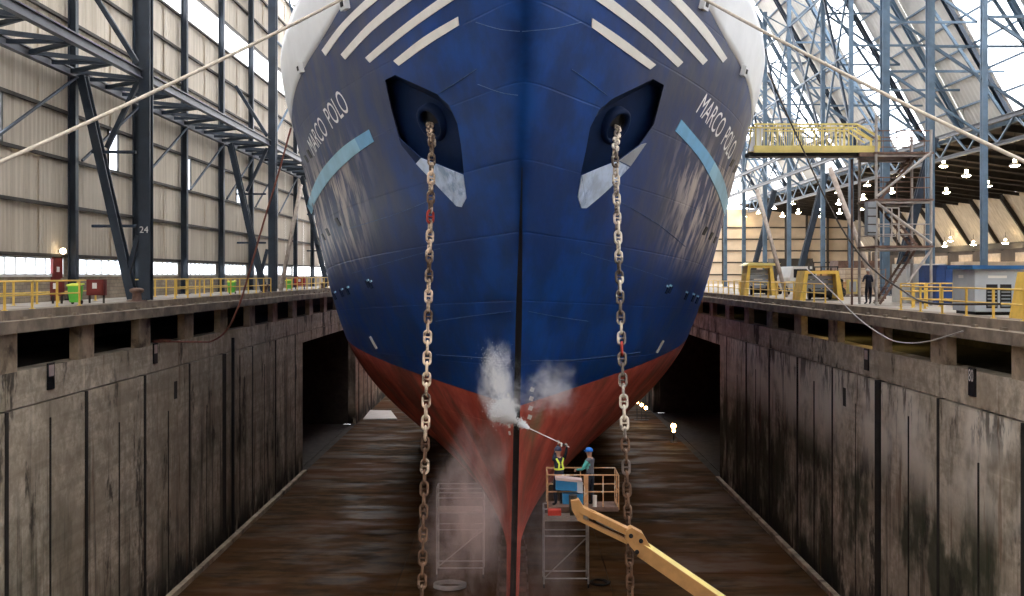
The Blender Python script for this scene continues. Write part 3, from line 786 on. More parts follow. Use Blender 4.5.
# pocket faces flat, shell smooth
b_ = bmesh.new(); b_.from_mesh(me2)
for f in b_.faces:
    f.smooth = True
for e in b_.edges:
    if len(e.link_faces) == 2 and e.link_faces[0].normal.angle(e.link_faces[1].normal, 0) > R(28): e.smooth = False
b_.to_mesh(me2); b_.free()
hull = link('hull', me2, ship, -ship.location)

# white bulwark above the sheer line
for sd in (-1, 1):
    m_ = MB(); ii = {}
    ss = [s for s in SS if s < 34]
    for i, s in enumerate(ss):
        for j in range(9):
            Y, z = grid_point(s, j / 8, lambda Y: pl(ST, Y) - .02, lambda Y: pl(TT, Y))
            for q, off in ((0, .02), (1, -.16)):
                b = max(0, hb(Y, z) + off) if i else 0
                ii[i, j, q] = len(m_.v); m_.v.append((sd * b + lean(z), Y + (-off if i < 3 else 0), z))
    for i in range(len(ss) - 1):
        for j in range(8):
            for q in (0, 1): m_.f.append((ii[i, j, q], ii[i + 1, j, q], ii[i + 1, j + 1, q], ii[i, j + 1, q]))
        for j in (0, 8): m_.f.append((ii[i, j, 0], ii[i + 1, j, 0], ii[i + 1, j, 1], ii[i, j, 1]))
    e = len(ss) - 1
    for j in range(8): m_.f.append((ii[e, j, 0], ii[e, j, 1], ii[e, j + 1, 1], ii[e, j + 1, 0]))
    W('bulwark', m_, MT['white'], ship, True, 'white bulwark plating above the blue hull')

m_ = MB(); zs = [5.0 - .5 * i for i in range(38)]
v = []
for z in zs:
    w_ = .012 + .10 * min(1, max(0, (5 - z) / 5)); y = pz(z)[0]; sl = (pz(z + .1)[0] - pz(z - .1)[0]) / .2
    for dx, dy in ((-w_, .30), (-w_, -.05), (w_, -.05), (w_, .30)): v.append((lean(z) + dx, y + dy, z))
f = []
for i in range(len(zs) - 1):
    for k in range(4): f.append((4 * i + k, 4 * i + (k + 1) % 4, 4 * i + 4 + (k + 1) % 4, 4 * i + 4 + k))
f += [(0, 1, 2, 3), (4 * len(zs) - 1, 4 * len(zs) - 2, 4 * len(zs) - 3, 4 * len(zs) - 4)]
W('stem_bar', m_.add(v, f), MT['black'], ship, False, 'black stem bar')

def poly_at(pts, u):
    d = [0]
    for a, b in zip(pts, pts[1:]): d.append(d[-1] + math.hypot(b[0] - a[0], b[1] - a[1]))
    t = u * d[-1]
    for i in range(len(pts) - 1):
        if t <= d[i + 1] + 1e-9:
            k = (t - d[i]) / (d[i + 1] - d[i]); return (pts[i][0] + (pts[i + 1][0] - pts[i][0]) * k, pts[i][1] + (pts[i + 1][1] - pts[i][1]) * k)
    return pts[-1]
def smoothline(p):
    if len(p) < 3: return p
    out = []
    for i in range(len(p) - 1):
        a, b, c, d = p[max(0, i - 1)], p[i], p[i + 1], p[min(len(p) - 1, i + 2)]
        for k in range(6):
            t = k / 6
            out.append(tuple(.5 * (2 * b[q] + (c[q] - a[q]) * t + (2 * a[q] - 5 * b[q] + 4 * c[q] - d[q]) * t * t + (3 * b[q] - a[q] - 3 * c[q] + d[q]) * t ** 3) for q in (0, 1)))
    return out + [p[-1]]
def plate(name, up, lo, mat, parent=None, nu=18, nv=3, off=.03, u0=0, u1=1):
    """painted plate following the shell between two edge lines"""
    up, lo = smoothline(up), smoothline(lo); m_ = MB(); v = []; f = []
    for lay in (off, -.02):
        for i in range(nu + 1):
            u = u0 + (u1 - u0) * i / nu; a = poly_at(up, u); b = poly_at(lo, u)
            for j in range(nv + 1):
                t = j / nv; p = hit(a[0] + (b[0] - a[0]) * t, a[1] + (b[1] - a[1]) * t); v.append(p + hn(p) * lay)
    K = (nu + 1) * (nv + 1)
    g = lambda i, j, l=0: l * K + i * (nv + 1) + j
    for i in range(nu):
        for j in range(nv): f.append((g(i, j), g(i + 1, j), g(i + 1, j + 1), g(i, j + 1)))
        for j in (0, nv): f.append((g(i, j), g(i + 1, j), g(i + 1, j, 1), g(i, j, 1)))
    for i in (0, nu):
        for j in range(nv): f.append((g(i, j), g(i, j + 1), g(i, j + 1, 1), g(i, j, 1)))
    return W(name, m_.add(v, f), mat, parent or ship, False)
zl4 = lambda pts: [(280 + x / 4.084, y / 4.084) for x, y in pts]
zr5 = lambda pts: [(510 + x / 3.793, y / 3.793) for x, y in pts]
for up, lo in ((((172, 205), (250, 100), (350, 0), (450, -90)), ((188, 228), (280, 105), (400, 0), (500, -85))),
               (((250, 222), (350, 110), (475, 0), (580, -85)), ((268, 243), (380, 125), (540, 0), (650, -80))),
               (((350, 235), (490, 115), (645, 0), (760, -80)), ((368, 256), (530, 125), (710, 0), (830, -75))),
               (((465, 248), (590, 150), (728, 68)), ((487, 268), (610, 180), (732, 103)))):
    plate('stripe', zl4(up), zl4(lo), MT['stripe'])
for up, lo in ((((310, 68), (430, 150), (552, 245)), ((308, 103), (420, 185), (530, 263))),
               (((270, -90), (390, 0), (530, 115), (655, 235)), ((205, -80), (325, 0), (500, 130), (635, 255))),
               (((430, -90), (530, 0), (640, 105), (748, 228)), ((365, -90), (475, 0), (610, 120), (730, 246))),
               (((555, -90), (650, 0), (745, 105), (822, 220)), ((505, -90), (605, 0), (720, 125), (806, 237)))):
    plate('stripe', zr5(up), zr5(lo), MT['stripe'])
ul = [(369, 129.5), (343, 147), (321.5, 171), (309.7, 197), (307.2, 206)]; ll = [(374, 141.5), (353.7, 156), (332, 177), (317, 199), (311.5, 214)]
ur = [(681, 119.5), (690, 130), (709, 153.6), (723, 179), (728.3, 203)]; lr = [(675, 131), (690, 147), (702.6, 164), (717, 192), (724.5, 216)]
plate('blue_band', ul, ll, MT['band2'], u1=.16, nu=5); plate('blue_band', ul, ll, MT['band'], u0=.16)
plate('blue_band', ur, lr, MT['band2'], u1=.55); plate('blue_band', ur, lr, MT['band'], u0=.55)
# scraped plates below the anchor pockets
plate('worn_patch', [(421.5, 158), (443, 166.5), (463.8, 175)], [(416.5, 163.5), (436, 184), (457, 206)], MT['worn'], nv=5)
plate('worn_patch', [(463.8, 175), (466.5, 198)], [(457, 206), (462, 207)], MT['worn'], nv=4, nu=6)
plate('worn_patch', [(399.5, 138.5), (421, 157.8)], [(402, 145), (416.5, 163)], MT['worn'], nu=8).active_material = MT['navy']
plate('worn_patch', [(617.5, 161), (600, 167.5), (581.5, 175.5)], [(629, 167), (607, 190), (586, 208)], MT['worn'], nv=5)
plate('worn_patch', [(581, 176), (577.5, 197)], [(586, 208), (581, 208)], MT['worn'], nv=4, nu=6)
plate('worn_patch', [(641, 144.5), (619, 160.5)], [(646, 143), (630, 166)], MT['greyd'], nu=8)

for ln in ([(436, 321), (470, 316), (511, 311)], [(436, 354.5), (475, 357), (513, 359.5)], [(528, 311), (560, 317), (588, 321)], [(530, 360.5), (580, 359), (640, 352)],
           [(439, 93), (458, 81), (477, 68.5)], [(571, 68.5), (590, 82), (607, 95)], [(476, 22), (500, 29), (520, 31)], [(522, 31), (555, 28), (581, 22)],
           [(350, 228), (395, 214), (430, 200)], [(610, 196), (655, 222), (685, 246)], [(352, 273), (400, 259), (440, 248)], [(580, 252), (625, 265), (668, 279)], [(478, 84), (500, 92), (518, 95)]):
    plate('weld_seam', ln, [(x, y + .55) for x, y in ln], MT['seam'], nv=1, nu=12, off=.025)
def text_mesh(body):
    cu = bpy.data.curves.new('t', 'FONT'); cu.body = body; cu.size = 1; cu.resolution_u = 4
    o = bpy.data.objects.new('t', cu); C.objects.link(o); bpy.context.view_layer.update()
    me = bpy.data.meshes.new_from_object(o.evaluated_get(bpy.context.evaluated_depsgraph_get())); bpy.data.objects.remove(o)
    return me
def ship_name(TL, TR, BR, BL):
    c = [hit(*p) for p in (TL, TR, BR, BL)]; side = 1 if c[0].x > 0 else -1
    base_me = text_mesh('MARCO  POLO')
    bm = bmesh.new(); bm.from_mesh(base_me); bmesh.ops.remove_doubles(bm, verts=bm.verts, dist=1e-5)
    seen = set(); xs = [v.co.x for v in bm.verts]; x0, x1 = min(xs), max(xs); ys = [v.co.y for v in bm.verts]; y0, y1 = min(ys), max(ys)
    # arc length along the mid line so the letters keep an even width on the plating
    N = 60; tab = [0]; pr = None
    for i in range(N + 1):
        u = i / N; Y = (c[0].y + c[3].y) / 2 * (1 - u) + (c[1].y + c[2].y) / 2 * u; z = (c[0].z + c[3].z) / 2 * (1 - u) + (c[1].z + c[2].z) / 2 * u
        p = hp(side, Y, z)
        if pr: tab.append(tab[-1] + (p - pr).length)
        pr = p
    def U(t):
        t *= tab[-1]
        for i in range(N):
            if t <= tab[i + 1]: return (i + (t - tab[i]) / (tab[i + 1] - tab[i])) / N
        return 1
    # one child per letter: split into islands and order them along the text
    isl = []
    for v0 in bm.verts:
        if v0.index in seen: continue
        stack = [v0]; g = []; seen.add(v0.index)
        while stack:
            q = stack.pop(); g.append(q)
            for e in q.link_edges:
                r = e.other_vert(q)
                if r.index not in seen: seen.add(r.index); stack.append(r)
        isl.append(g)
    for g in sorted(isl, key=lambda g: min(v.co.x for v in g)):
        ids = {v.index: k for k, v in enumerate(g)}; fs = []
        for fa in {f for v in g for f in v.link_faces}: fs.append([ids[v.index] for v in fa.verts])
        vs0 = []; vs1 = []
        for v in g:
            u = U((v.co.x - x0) / (x1 - x0)); t = (v.co.y - y0) / (y1 - y0)
            Y = (c[3].y * (1 - u) + c[2].y * u) * (1 - t) + (c[0].y * (1 - u) + c[1].y * u) * t
            z = (c[3].z * (1 - u) + c[2].z * u) * (1 - t) + (c[0].z * (1 - u) + c[1].z * u) * t
            p = hp(side, Y, z); n = hn(p); vs0.append(p + n * .035)
        W('letter', MB().add(vs0, fs), MT['letter'], ship)
    bm.free()
ship_name((307.6, 140.4), (339.5, 88.4), (351, 110), (315, 156))
ship_name((706, 93), (736.5, 143), (728, 161), (695, 112))

def mark(px, py, w_, h_, mat, name, ang=0, depth=.03):
    """small raised plate lying on the shell"""
    m_ = MB(); q = []
    for dx, dy in ((-w_, -h_), (w_, -h_), (w_, h_), (-w_, h_)):
        c_, s_ = math.cos(ang), math.sin(ang); p = hit(px + dx * c_ - dy * s_, py + dx * s_ + dy * c_); q.append(p)
    n = hn(q[0]); m_.prism([p - n * .02 for p in q], n * (depth + .02)); return W(name, m_, mat, ship)
# freeing-port lips, welded letters, load marks
for px, py, w_, h_, a in ((338, 222, 1.4, 4.5, -.5), (328, 232, 1.1, 4, -.45), (323.5, 237, .9, 3.5, -.4), (320, 242, .8, 3.5, -.4),
                          (705, 231, 1.3, 4.5, .5), (711, 236, 1.1, 4, .45), (715, 240, .9, 3.5, .4),
                          (309.5, 154, 1.1, 4.5, -.5), (306.5, 159, .9, 4, -.5), (303, 165, 1.0, 4, -.4),
                          (732, 163, 1.2, 4, .5), (735, 169, 1.0, 4, .45)):
    mark(px, py, w_, h_, MT['black'], 'scupper_lip', a, .02)
for px, py, a in ((368, 284, -.45), (371, 285, -.45), (348, 291, -.4), (342, 293, -.4), (335, 296, -.4), (667, 290, .45), (670, 289.5, .45), (686, 296, .4), (693, 298, .4), (697, 300, .4)):
    mark(px, py, .9, 4, MT['navy'], 'discharge_lip_glint', a, .05); mark(px + .4, py - 4, .8, .9, MT['band'], 'discharge_lip_glint', a, .06)  # pale tick above each lip is its highlight, painted on
mark(373.5, 342.5, .9, 7, MT['stripe'], 'draught_mark', -.5); mark(660, 346.5, .9, 7, MT['stripe'], 'draught_mark', .5)
for i, (px, py) in enumerate(((531.8, 389.5), (531, 398.5), (530.2, 408), (529.3, 417))): mark(px, py, 1.7, 2.3, MT['stripe'], 'draught_mark', .35)
for i, (px, py) in enumerate(((508.6, 395), (509, 405), (509.4, 415), (509.6, 426), (510, 433))): mark(px, py, .7, 2.0, MT['stripe'], 'draught_mark', -.2)
# fairleads at the sheer edge
for px, py in ((302.5, 68), (347, 4), (742, 71), (702, 4)):
    p = hit(px, py); n = hn(p); m_ = MB(); m_.bar(p - n * .05, p + n * .22, .55, .45); W('fairlead', m_, MT['white'], ship)
    m_ = MB(); m_.bar(p + n * .20, p + n * .25, .25, .2); W('fairlead_hole', m_, MT['black'], ship)

# hawse pipes
hawse = []
for (o, c, n, nb, c2), (hx, hy) in zip(cut, ((434, 122), (613.5, 125))):
    # point where the sight line meets the pocket's back plate
    e = Vector((0, 0, EYE)); d = (P(hx, hy, 36) - e).normalized(); t = (c2 - e).dot(nb) / d.dot(nb); p = e + d * t
    axis = (nb + Vector((0, 0, -.25))).normalized()
    m_ = MB(); ring = []
    for k in range(24):
        a = 2 * math.pi * k / 24; ring.append((math.cos(a), math.sin(a)))
    q = Vector((0, 0, 1)).rotation_difference(axis)
    for i, (rr, zz) in enumerate(((.46, .02), (.50, .20), (.58, .26), (.68, .20), (.72, -.1))):
        for cx_, sy_ in ring: m_.v.append(tuple(p + q @ Vector((cx_ * rr, sy_ * rr * 1.12, zz))))
    for i in range(4):
        for k in range(24): m_.f.append((i * 24 + k, i * 24 + (k + 1) % 24, (i + 1) * 24 + (k + 1) % 24, (i + 1) * 24 + k))
    W('hawse_ring', m_, MT['navy'], ship, True)
    m_ = MB()
    for i, (rr, zz) in enumerate(((.47, .10), (.46, .0), (.44, .015))):
        for cx_, sy_ in ring: m_.v.append(tuple(p + q @ Vector((cx_ * rr, sy_ * rr * 1.12, zz))))
    for i in range(2):
        for k in range(24): m_.f.append((i * 24 + k, i * 24 + (k + 1) % 24, (i + 1) * 24 + (k + 1) % 24, (i + 1) * 24 + k))
    m_.f.append(tuple(range(48, 72)))
    W('hawse_pipe', m_, MT['black'], ship, True); hawse.append(p + axis * .22)

# ------------------------------------------------------------------ anchor chains
D_ = .090; PITCH = 4 * D_
def link_mesh(mat, name):
    m_ = MB(); r = D_ / 2; hw = .315 / 2 - r; hl = .5 * 6 * D_ - r - hw; path = []
    for k in range(9):
        a = math.pi * k / 8; path.append(Vector((hw * math.cos(a), 0, hl + hw * math.sin(a))))
    for k in range(9):
        a = math.pi + math.pi * k / 8; path.append(Vector((hw * math.cos(a), 0, -hl + hw * math.sin(a))))
    n = len(path); k8 = 7
    for i, p in enumerate(path):
        d = (path[(i + 1) % n] - path[i - 1]).normalized(); a = Vector((0, 1, 0)); b = d.cross(a)
        for k in range(k8):
            t = 2 * math.pi * k / k8; m_.v.append(tuple(p + (a * math.cos(t) + b * math.sin(t)) * r))
    for i in range(n):
        for k in range(k8): m_.f.append((i * k8 + k, i * k8 + (k + 1) % k8, ((i + 1) % n) * k8 + (k + 1) % k8, ((i + 1) % n) * k8 + k))
    m_.tube([(-hw, 0, 0), (0, 0, 0), (hw, 0, 0)], [r * .8, r * .55, r * .8], 6)
    return m_.mesh(name, mat, True)
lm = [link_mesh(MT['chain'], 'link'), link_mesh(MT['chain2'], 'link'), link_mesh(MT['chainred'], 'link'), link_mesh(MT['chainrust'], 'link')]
for ci, (p0, pb, reds, lab) in enumerate(((hawse[0], P(421.8, 596, 31.7), (213,), 'rusty tan anchor chain hanging from the left hawse pipe'),
                                          (hawse[1], P(630.5, 596, 31.7), (352, ), 'dark and pale anchor chain hanging from the right hawse pipe, beside the lift basket'))):
    top = P(432 if ci == 0 else 615, 140 if ci == 0 else 150, 35.9)
    path = [p0 - Vector((0, -.15, -.05)), p0 + Vector((0, -.12, -.10)), top]
    d = (pb - top); end = top + d * ((top.z - (FZ + .2)) / -d.z)
    path.append(end)
    ch = thing('anchor_chain', lab, 'chain', end, 'anchor chains')
    # walk the path link by link
    seg = 0; pos_ = path[0].copy(); k = 0
    def advance(pos_, seg, L_):
        while seg < len(path) - 1:
            r = (path[seg + 1] - pos_).length
            if r >= L_: return pos_ + (path[seg + 1] - pos_).normalized() * L_, seg
            L_ -= r; pos_ = path[seg + 1].copy(); seg += 1
        return None, seg
    while True:
        nx, sg2 = advance(pos_, seg, PITCH)
        if nx is None: break
        mid = (pos_ + nx) / 2; dr = (nx - pos_).normalized()
        sy = 275 + (EYE - mid.z) / mid.y * 1000
        red = any(abs(sy - r) < 5.5 for r in reds)
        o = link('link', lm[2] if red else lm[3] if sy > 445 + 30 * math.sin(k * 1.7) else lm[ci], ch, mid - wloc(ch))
        q = Vector((0, 0, -1)).rotation_difference(dr); o.rotation_mode = 'QUATERNION'
        tw = R(12 + 90 * (k % 2) + 16 * math.sin(k * .13 + ci)); o.rotation_quaternion = q @ Quaternion((0, 0, 1), tw)
        if red: o['label'] = 'red painted link'
        pos_, seg = nx, sg2; k += 1

# ------------------------------------------------------------------ mooring ropes
def rope(name, pts, r, mat, label, cat, n=8, sag=0):
    if sag:
        a, b = Vector(pts[0]), Vector(pts[-1]); pts = [a.lerp(b, i / 24) + Vector((0, 0, -sag * 4 * (i / 24) * (1 - i / 24))) for i in range(25)]
    else:
        pp = [Vector(p) for p in pts]; out = []
        for i in range(len(pp) - 1):
            a, b, c, d = pp[max(0, i - 1)], pp[i], pp[i + 1], pp[min(len(pp) - 1, i + 2)]
            for k in range(8):
                t = k / 8; out.append(.5 * (2 * b + (c - a) * t + (2 * a - 5 * b + 4 * c - d) * t * t + (3 * b - a - 3 * c + d) * t ** 3))
        pts = out + [pp[-1]]
    return tag(W(name, MB().tube(pts, r, n), mat, None, True), label, cat)
rope('mooring_rope', [P(-60, 189, 24), P(352, -6, 36.0)], .058, MT['rope'], 'taut cream mooring rope crossing the left hall wall up to the bow', 'rope', sag=.12)
rope('mooring_rope', [P(1085, 190, 24), P(690, -9, 36.5)], .058, MT['rope'], 'taut cream mooring rope crossing the right roof down from the bow', 'rope', sag=.15)

# ------------------------------------------------------------------ railings and quay furniture
def railing(label, p0, p1, n, mat, h=1.02, mids=(.52,), skip=(), r=.032, cat='railing', group='yellow quay railings', toe=False):
    p0, p1 = Vector(p0), Vector(p1); t = thing('railing', label, cat, (p0 + p1) / 2, group)
    for i in range(n):
        p = p0.lerp(p1, i / (n - 1)); b = MB().bar(p, p + Vector((0, 0, h)), r * 2.2, r * 2.2)
        b.box((p.x - .08, p.y - .08, p.z), (p.x + .08, p.y + .08, p.z + .02)); W('post', b, mat, t)
    for z in (h,) + tuple(mids):
        W('top_rail' if z == h else 'mid_rail', MB().tube([p0 + Vector((0, 0, z)), p1 + Vector((0, 0, z))], r, 6), mat, t)
    if toe: W('toe_board', MB().bar(p0 + Vector((0, 0, .08)), p1 + Vector((0, 0, .08)), .03, .14), mat, t)
    return t
railing('yellow railing on the left quay edge near the left picture edge', (XL - .4, 31, DL), (XL - .4, 41.0, DL), 6, MT['yellow'])
railing('inner yellow railing in front of the block wall at far left', (-20.6, 37, DL), (-20.6, 49, DL), 7, MT['yellow'], 1.0, (.5,))
railing('yellow railing on the left quay edge beyond the numbered column', (XL - .4, 52.5, DL), (XL - .4, 73.0, DL), 11, MT['yellow'])
railing('inner yellow railing in front of the block wall beyond the numbered column', (-20.8, 54, DL), (-20.8, 74, DL), 12, MT['yellow'], 1.0, (.5,))
railing('farthest yellow railing on the left quay, ending beside the hull', (XL - .4, 78, DL), (XL - .4, 99, DL), 12, MT['yellow'])
railing('yellow railing on the right quay edge in front of the grey cabin', (XR + .35, 30.5, DR), (XR + .35, 43.0, DR), 7, MT['yellow'])
railing('yellow railing at the foot of the stair tower', (18.9, 47.5, DR), (21.4, 47.5, DR), 5, MT['yellow'], 1.1, (.35, .75))
railing('yellow railing along the right quay between the stair tower and grey cabin', (18.2, 44.5, DR), (18.2, 47.3, DR), 3, MT['yellow'], 1.1, (.35, .75))
railing('long yellow railing on the right quay edge beside the hull', (XR + .35, 53.5, DR), (XR + .35, 88, DR), 18, MT['yellow'])
railing('inner yellow railing on the right quay behind the edge railing', (XR + 3.4, 62, DR), (XR + 3.4, 90, DR), 14, MT['yellow'])

def bin_(loc, label, s=1.0):
    t = thing('wheeled_bin', label, 'bin', loc, 'green bins on the left quay')
    b = MB(); v = []
    for z, a in ((.1, .22), (.95, .30)):
        for x, y in ((-1, -1), (1, -1), (1, 1), (-1, 1)): v.append((x * a * s, y * a * s, z * s))
    b.add(v, [(3, 2, 1, 0), (4, 5, 6, 7), (0, 1, 5, 4), (1, 2, 6, 5), (2, 3, 7, 6), (3, 0, 4, 7)]); L('body', b, MT['green'], t)
    L('lid', MB().prism([(-.33 * s, -.34 * s, .95 * s), (.33 * s, -.34 * s, .95 * s), (.33 * s, .34 * s, 1.02 * s), (-.33 * s, .34 * s, 1.02 * s)], (0, 0, .06)), MT['vest'], t)
    for x in (-.24, .24): L('wheel', MB().lathe([(.1 * s, -.03), (.1 * s, .03)], 12, (x * s, .2 * s, .1 * s), (1, 0, 0)), MT['rubber'], t)
bin_((-18.9, 42.9, DL), 'green wheeled bin beside the red hose cabinet at far left', .82)
bin_((-18.9, 66.5, DL), 'green wheeled bin on the left quay between the two thick columns', .8)
bin_((-19.2, 84.5, DL), 'small green bin far along the left quay near the hull', .8)
def cabinet(loc, size, mat, label, cat='cabinet', name='hose_cabinet'):
    t = thing(name, label, cat, loc); w_, d_, h_ = size
    L('body', MB().box((-w_ / 2, -d_ / 2, .35), (w_ / 2, d_ / 2, h_)), mat, t)
    L('door', MB().box((-w_ / 2 + .05, -d_ / 2 - .03, .42), (w_ / 2 - .05, -d_ / 2, h_ - .06)), mat, t)
    L('notice', MB().box((-.1, -d_ / 2 - .04, .65), (.1, -d_ / 2 - .03, .9)), MT['stripe'], t)
    for x in (-1, 1): L('leg', MB().box((x * (w_ / 2 - .06) - .03, -.05, 0), (x * (w_ / 2 - .06) + .03, .05, .35)), MT['girt'], t)
cabinet((-20.0, 43.6, DL), (.5, .3, 1.0), MT['redd'], 'dark red hose cabinet left of the green bin at far left')
cabinet((-18.7, 44.6, DL), (.75, .4, 1.05), MT['redd'], 'dark red hose cabinet right of the green bin at far left')
cabinet((-18.9, 87.5, DL), (.9, .4, 1.1), MT['redb'], 'red cabinet far along the left quay near the hull')
def bollard(loc, label, s=1.0):
    t = thing('bollard', label, 'bollard', loc, 'mooring bollards')
    L('post', MB().lathe([(.24 * s, 0), (.20 * s, .1 * s), (.18 * s, .34 * s), (.30 * s, .42 * s), (.30 * s, .52 * s), (.16 * s, .58 * s)], 14), MT['rustscaf'], t, True)
    L('base_plate', MB().lathe([(.42 * s, 0), (.42 * s, .05)], 14), MT['rustscaf'], t)
bollard((XL - .55, 47.6, DL), 'rusty mooring bollard beside the foot of the numbered column', 1.1)
bollard((XL - .55, 71.9, DL), 'rusty mooring bollard before the second thick column on the left')
bollard((XL - .55, 93.5, DL), 'far rusty mooring bollard on the left quay next to the hull')
# raking timber shores
def shore(a, b, r, label): tag(W('shore_pole', MB().tube([a, b], r, 8), MT['timber'], None, True), label, 'pole', 'raking shores')
shore(P(301, 185, 84) + Vector((0, 0, 0)), Vector((-18.6, 79.0, DL)), .17, 'weathered raking pole on the left quay leaning toward the hull')
shore(P(830, 168, 60), Vector((20.6, 56.5, DR)), .16, 'pale raking pole on the right quay behind the stair tower')
shore(P(757, 190, 72), Vector((18.8, 69.5, DR)), .15, 'pale raking pole on the right quay nearest the hull')

# draped hose on the left
rope('air_hose', [P(291, 128, 44), P(278, 175, 44), P(262, 228, 44), P(248, 277, 44.2), P(238, 308, 44.6), P(226, 331, 45.5), P(212, 341, 47), P(200, 342, 48.5), Vector((-17.85, 50.1, -1.88))], .042, MT['hose'],
     'rust red hose hanging from the bow down to the left dock wall', 'hose')
cpts = []
for k in range(25):
    a = 2 * math.pi * k / 12; cpts.append((-17.88 + .33 * math.cos(a), 50.5 + .85 * math.sin(a), -1.90 + .003 * k))
rope('hose_coil', cpts, .05, MT['hose'], 'coil of rust red hose lying at the mouth of a left wall opening', 'hose')
# cables on the right
rope('steel_cable', [P(768, 72, 47), P(800, 143, 47.5), P(833, 213, 46), P(866, 262, 44.5), P(905, 292, 42), P(930, 303, 38), P(1000, 304, 33)], .04, MT['girt'], 'dark slack cable running from the white bulwark down past the stair tower', 'cable')
rope('electric_cable', [P(806, 268, 58), P(830, 290, 48), P(858, 318, 42), P(885, 337, 39.5), P(905, 343, 38), P(930, 341, 36.5), P(963, 331, 35.2)], .028, MT['galv'], 'thin pale cable sagging across the right wall openings', 'cable')

# number plates on the dock walls
def plate_no(loc, sg, txt, label):
    t = thing('number_plate', label, 'sign', loc, 'number plates on the dock walls')
    L('plate', MB().box((0, -.28, 0), (-sg * .05, .28, 1.0)), MT['black'], t)
    if txt:
        me = text_mesh(txt); me.materials.clear(); me.materials.append(MT['stripe'])
        o = link('digits', me, t, (-sg * .06, -sg * -.24 if sg < 0 else .24, .52)); o.scale = (.40, .62, 1); o.rotation_euler = (R(90), 0, R(-90) if sg > 0 else R(90))
    else:
        L('digits', MB().box((-sg * .05, -.2, .5), (-sg * .06, .2, .92)), MT['pinkgrey'], t)
plate_no((XR + .02, 35.5, -2.85), 1, '80', 'black number plate with white digits 80 on the right dock wall')
plate_no((XR + .02, 46.2, -2.95), 1, None, 'black number plate with worn white digits farther along the right dock wall')
plate_no((XL - .02, 37.6, -2.85), -1, None, 'black number plate with worn digits on the left dock wall near the picture edge')
plate_no((XL - .02, 48.5, -2.85), -1, None, 'black number plate with worn digits on the left dock wall under the hose coil')
for sg, X, Y, z, lab in ((-1, XL, 51.3, -4.9, 'small dark recess cover in the left dock wall'), (1, XR, 49.2, -5.0, 'small dark recess cover in the right dock wall')):
    tag(W('recess_cover', MB().box((X - sg * .05, Y - .22, z), (X + sg * .0, Y + .22, z + .9)), MT['dark']), lab, 'cover')
# lamps inside the right gallery
for i, (y, lab) in enumerate(((53.6, 'lit yellow strip lamp in a right wall opening below the stair tower'), (47.0, 'lit yellow strip lamp in the wall opening left of the sagging cable'), (84.5, 'small lit lamp in the last right wall opening beside the hull'))):
    t = thing('strip_lamp', lab, 'lamp', (XR + 1.6, y, -.75), 'strip lamps in the right gallery')
    ln = .9 if i < 2 else .25
    L('tube', MB().tube([(0, -ln, -.06), (0, ln, -.06)], .07, 8), MT['tube'], t); L('housing', MB().box((-.1, -ln - .05, 0), (.1, ln + .05, .33)), MT['greyd'], t)

# ------------------------------------------------------------------ right quay machinery
def winch_house(loc, w_, d_, h_, label, inner='greyd'):
    """yellow capstan guard: two raked cheek plates, a head beam and grey shutters between them"""
    t = thing('winch_guard', label, 'machine', loc, 'yellow winch guards')
    for sx in (-1, 1):
        a = w_ / 2; xo = sx * a
        L('cheek', MB().prism([(xo, -d_ / 2, 0), (xo - sx * .30, -d_ / 2, h_), (xo - sx * .50, -d_ / 2, h_), (xo - sx * .34, -d_ / 2, 0)], (0, d_, 0)), MT['yellow'], t)
    L('head_beam', MB().box((-w_ / 2 + .3, -d_ / 2 + .02, h_ - .18), (w_ / 2 - .3, d_ / 2 - .02, h_ - .01)), MT['yellow'], t)
    n = 4
    for i in range(n):
        z0 = .45 + (h_ - .7) * i / n; z1 = .45 + (h_ - .7) * (i + 1) / n - .04
        L('shutter', MB().box((-w_ / 2 + .42, -.12, z0), (w_ / 2 - .42, -.06, z1)), MT[inner], t)
    L('drum', MB().lathe([(.34, 0), (.34, .08), (.2, .12), (.2, w_ * .45), (.34, w_ * .45 + .04), (.34, w_ * .45 + .12)], 14, (-w_ * .25, -d_ / 2 + .42, .36), (1, 0, 0)), MT['black'], t, True)
    L('plinth', MB().box((-w_ / 2 + .2, -d_ / 2 + .05, 0), (w_ / 2 - .2, d_ / 2 - .05, .05)), MT['girt'], t)
    return t
winch_house((18.05, 59.8, DR), 2.6, 1.6, 1.75, 'yellow winch guard with grey shutters on the right quay edge')
winch_house((18.2, 34.2, DR), 1.9, 1.6, 1.6, 'yellow winch guard at the right picture edge beside the grey cabin', 'girt')
wg = winch_house((18.0, 74.5, DR), 2.4, 1.6, 2.2, 'taller yellow winch guard with a pale hood, nearest the hull')
L('hood', MB().prism([(-1.2, -.9, 2.2), (1.3, -.9, 2.2), (1.5, -.9, 2.35), (-.8, -.9, 2.42)], (0, 1.7, 0)), MT['pyellow'], wg)
# white vehicle behind the guards
v_ = thing('van', 'small white van parked behind the yellow railing on the right quay', 'vehicle', (21.6, 76, DR))
L('body', MB().prism([(-1.0, -.9, .35), (1.0, -.9, .35), (1.05, -.9, 1.3), (.8, -.9, 2.15), (-.8, -.9, 2.15), (-1.05, -.9, 1.3)], (0, 3.6, 0)), MT['frame'], v_)
L('windscreen', MB().box((-.75, -.93, 1.3), (.75, -.9, 1.95)), MT['black'], v_)
for x in (-.95, .95):
    for y in (0, 2.3): L('wheel', MB().lathe([(.34, -.1), (.34, .1)], 14, (x, y, .34), (1, 0, 0)), MT['rubber'], v_)
L('bumper', MB().box((-1.0, -1.0, .3), (1.0, -.9, .55)), MT['greyd'], v_)
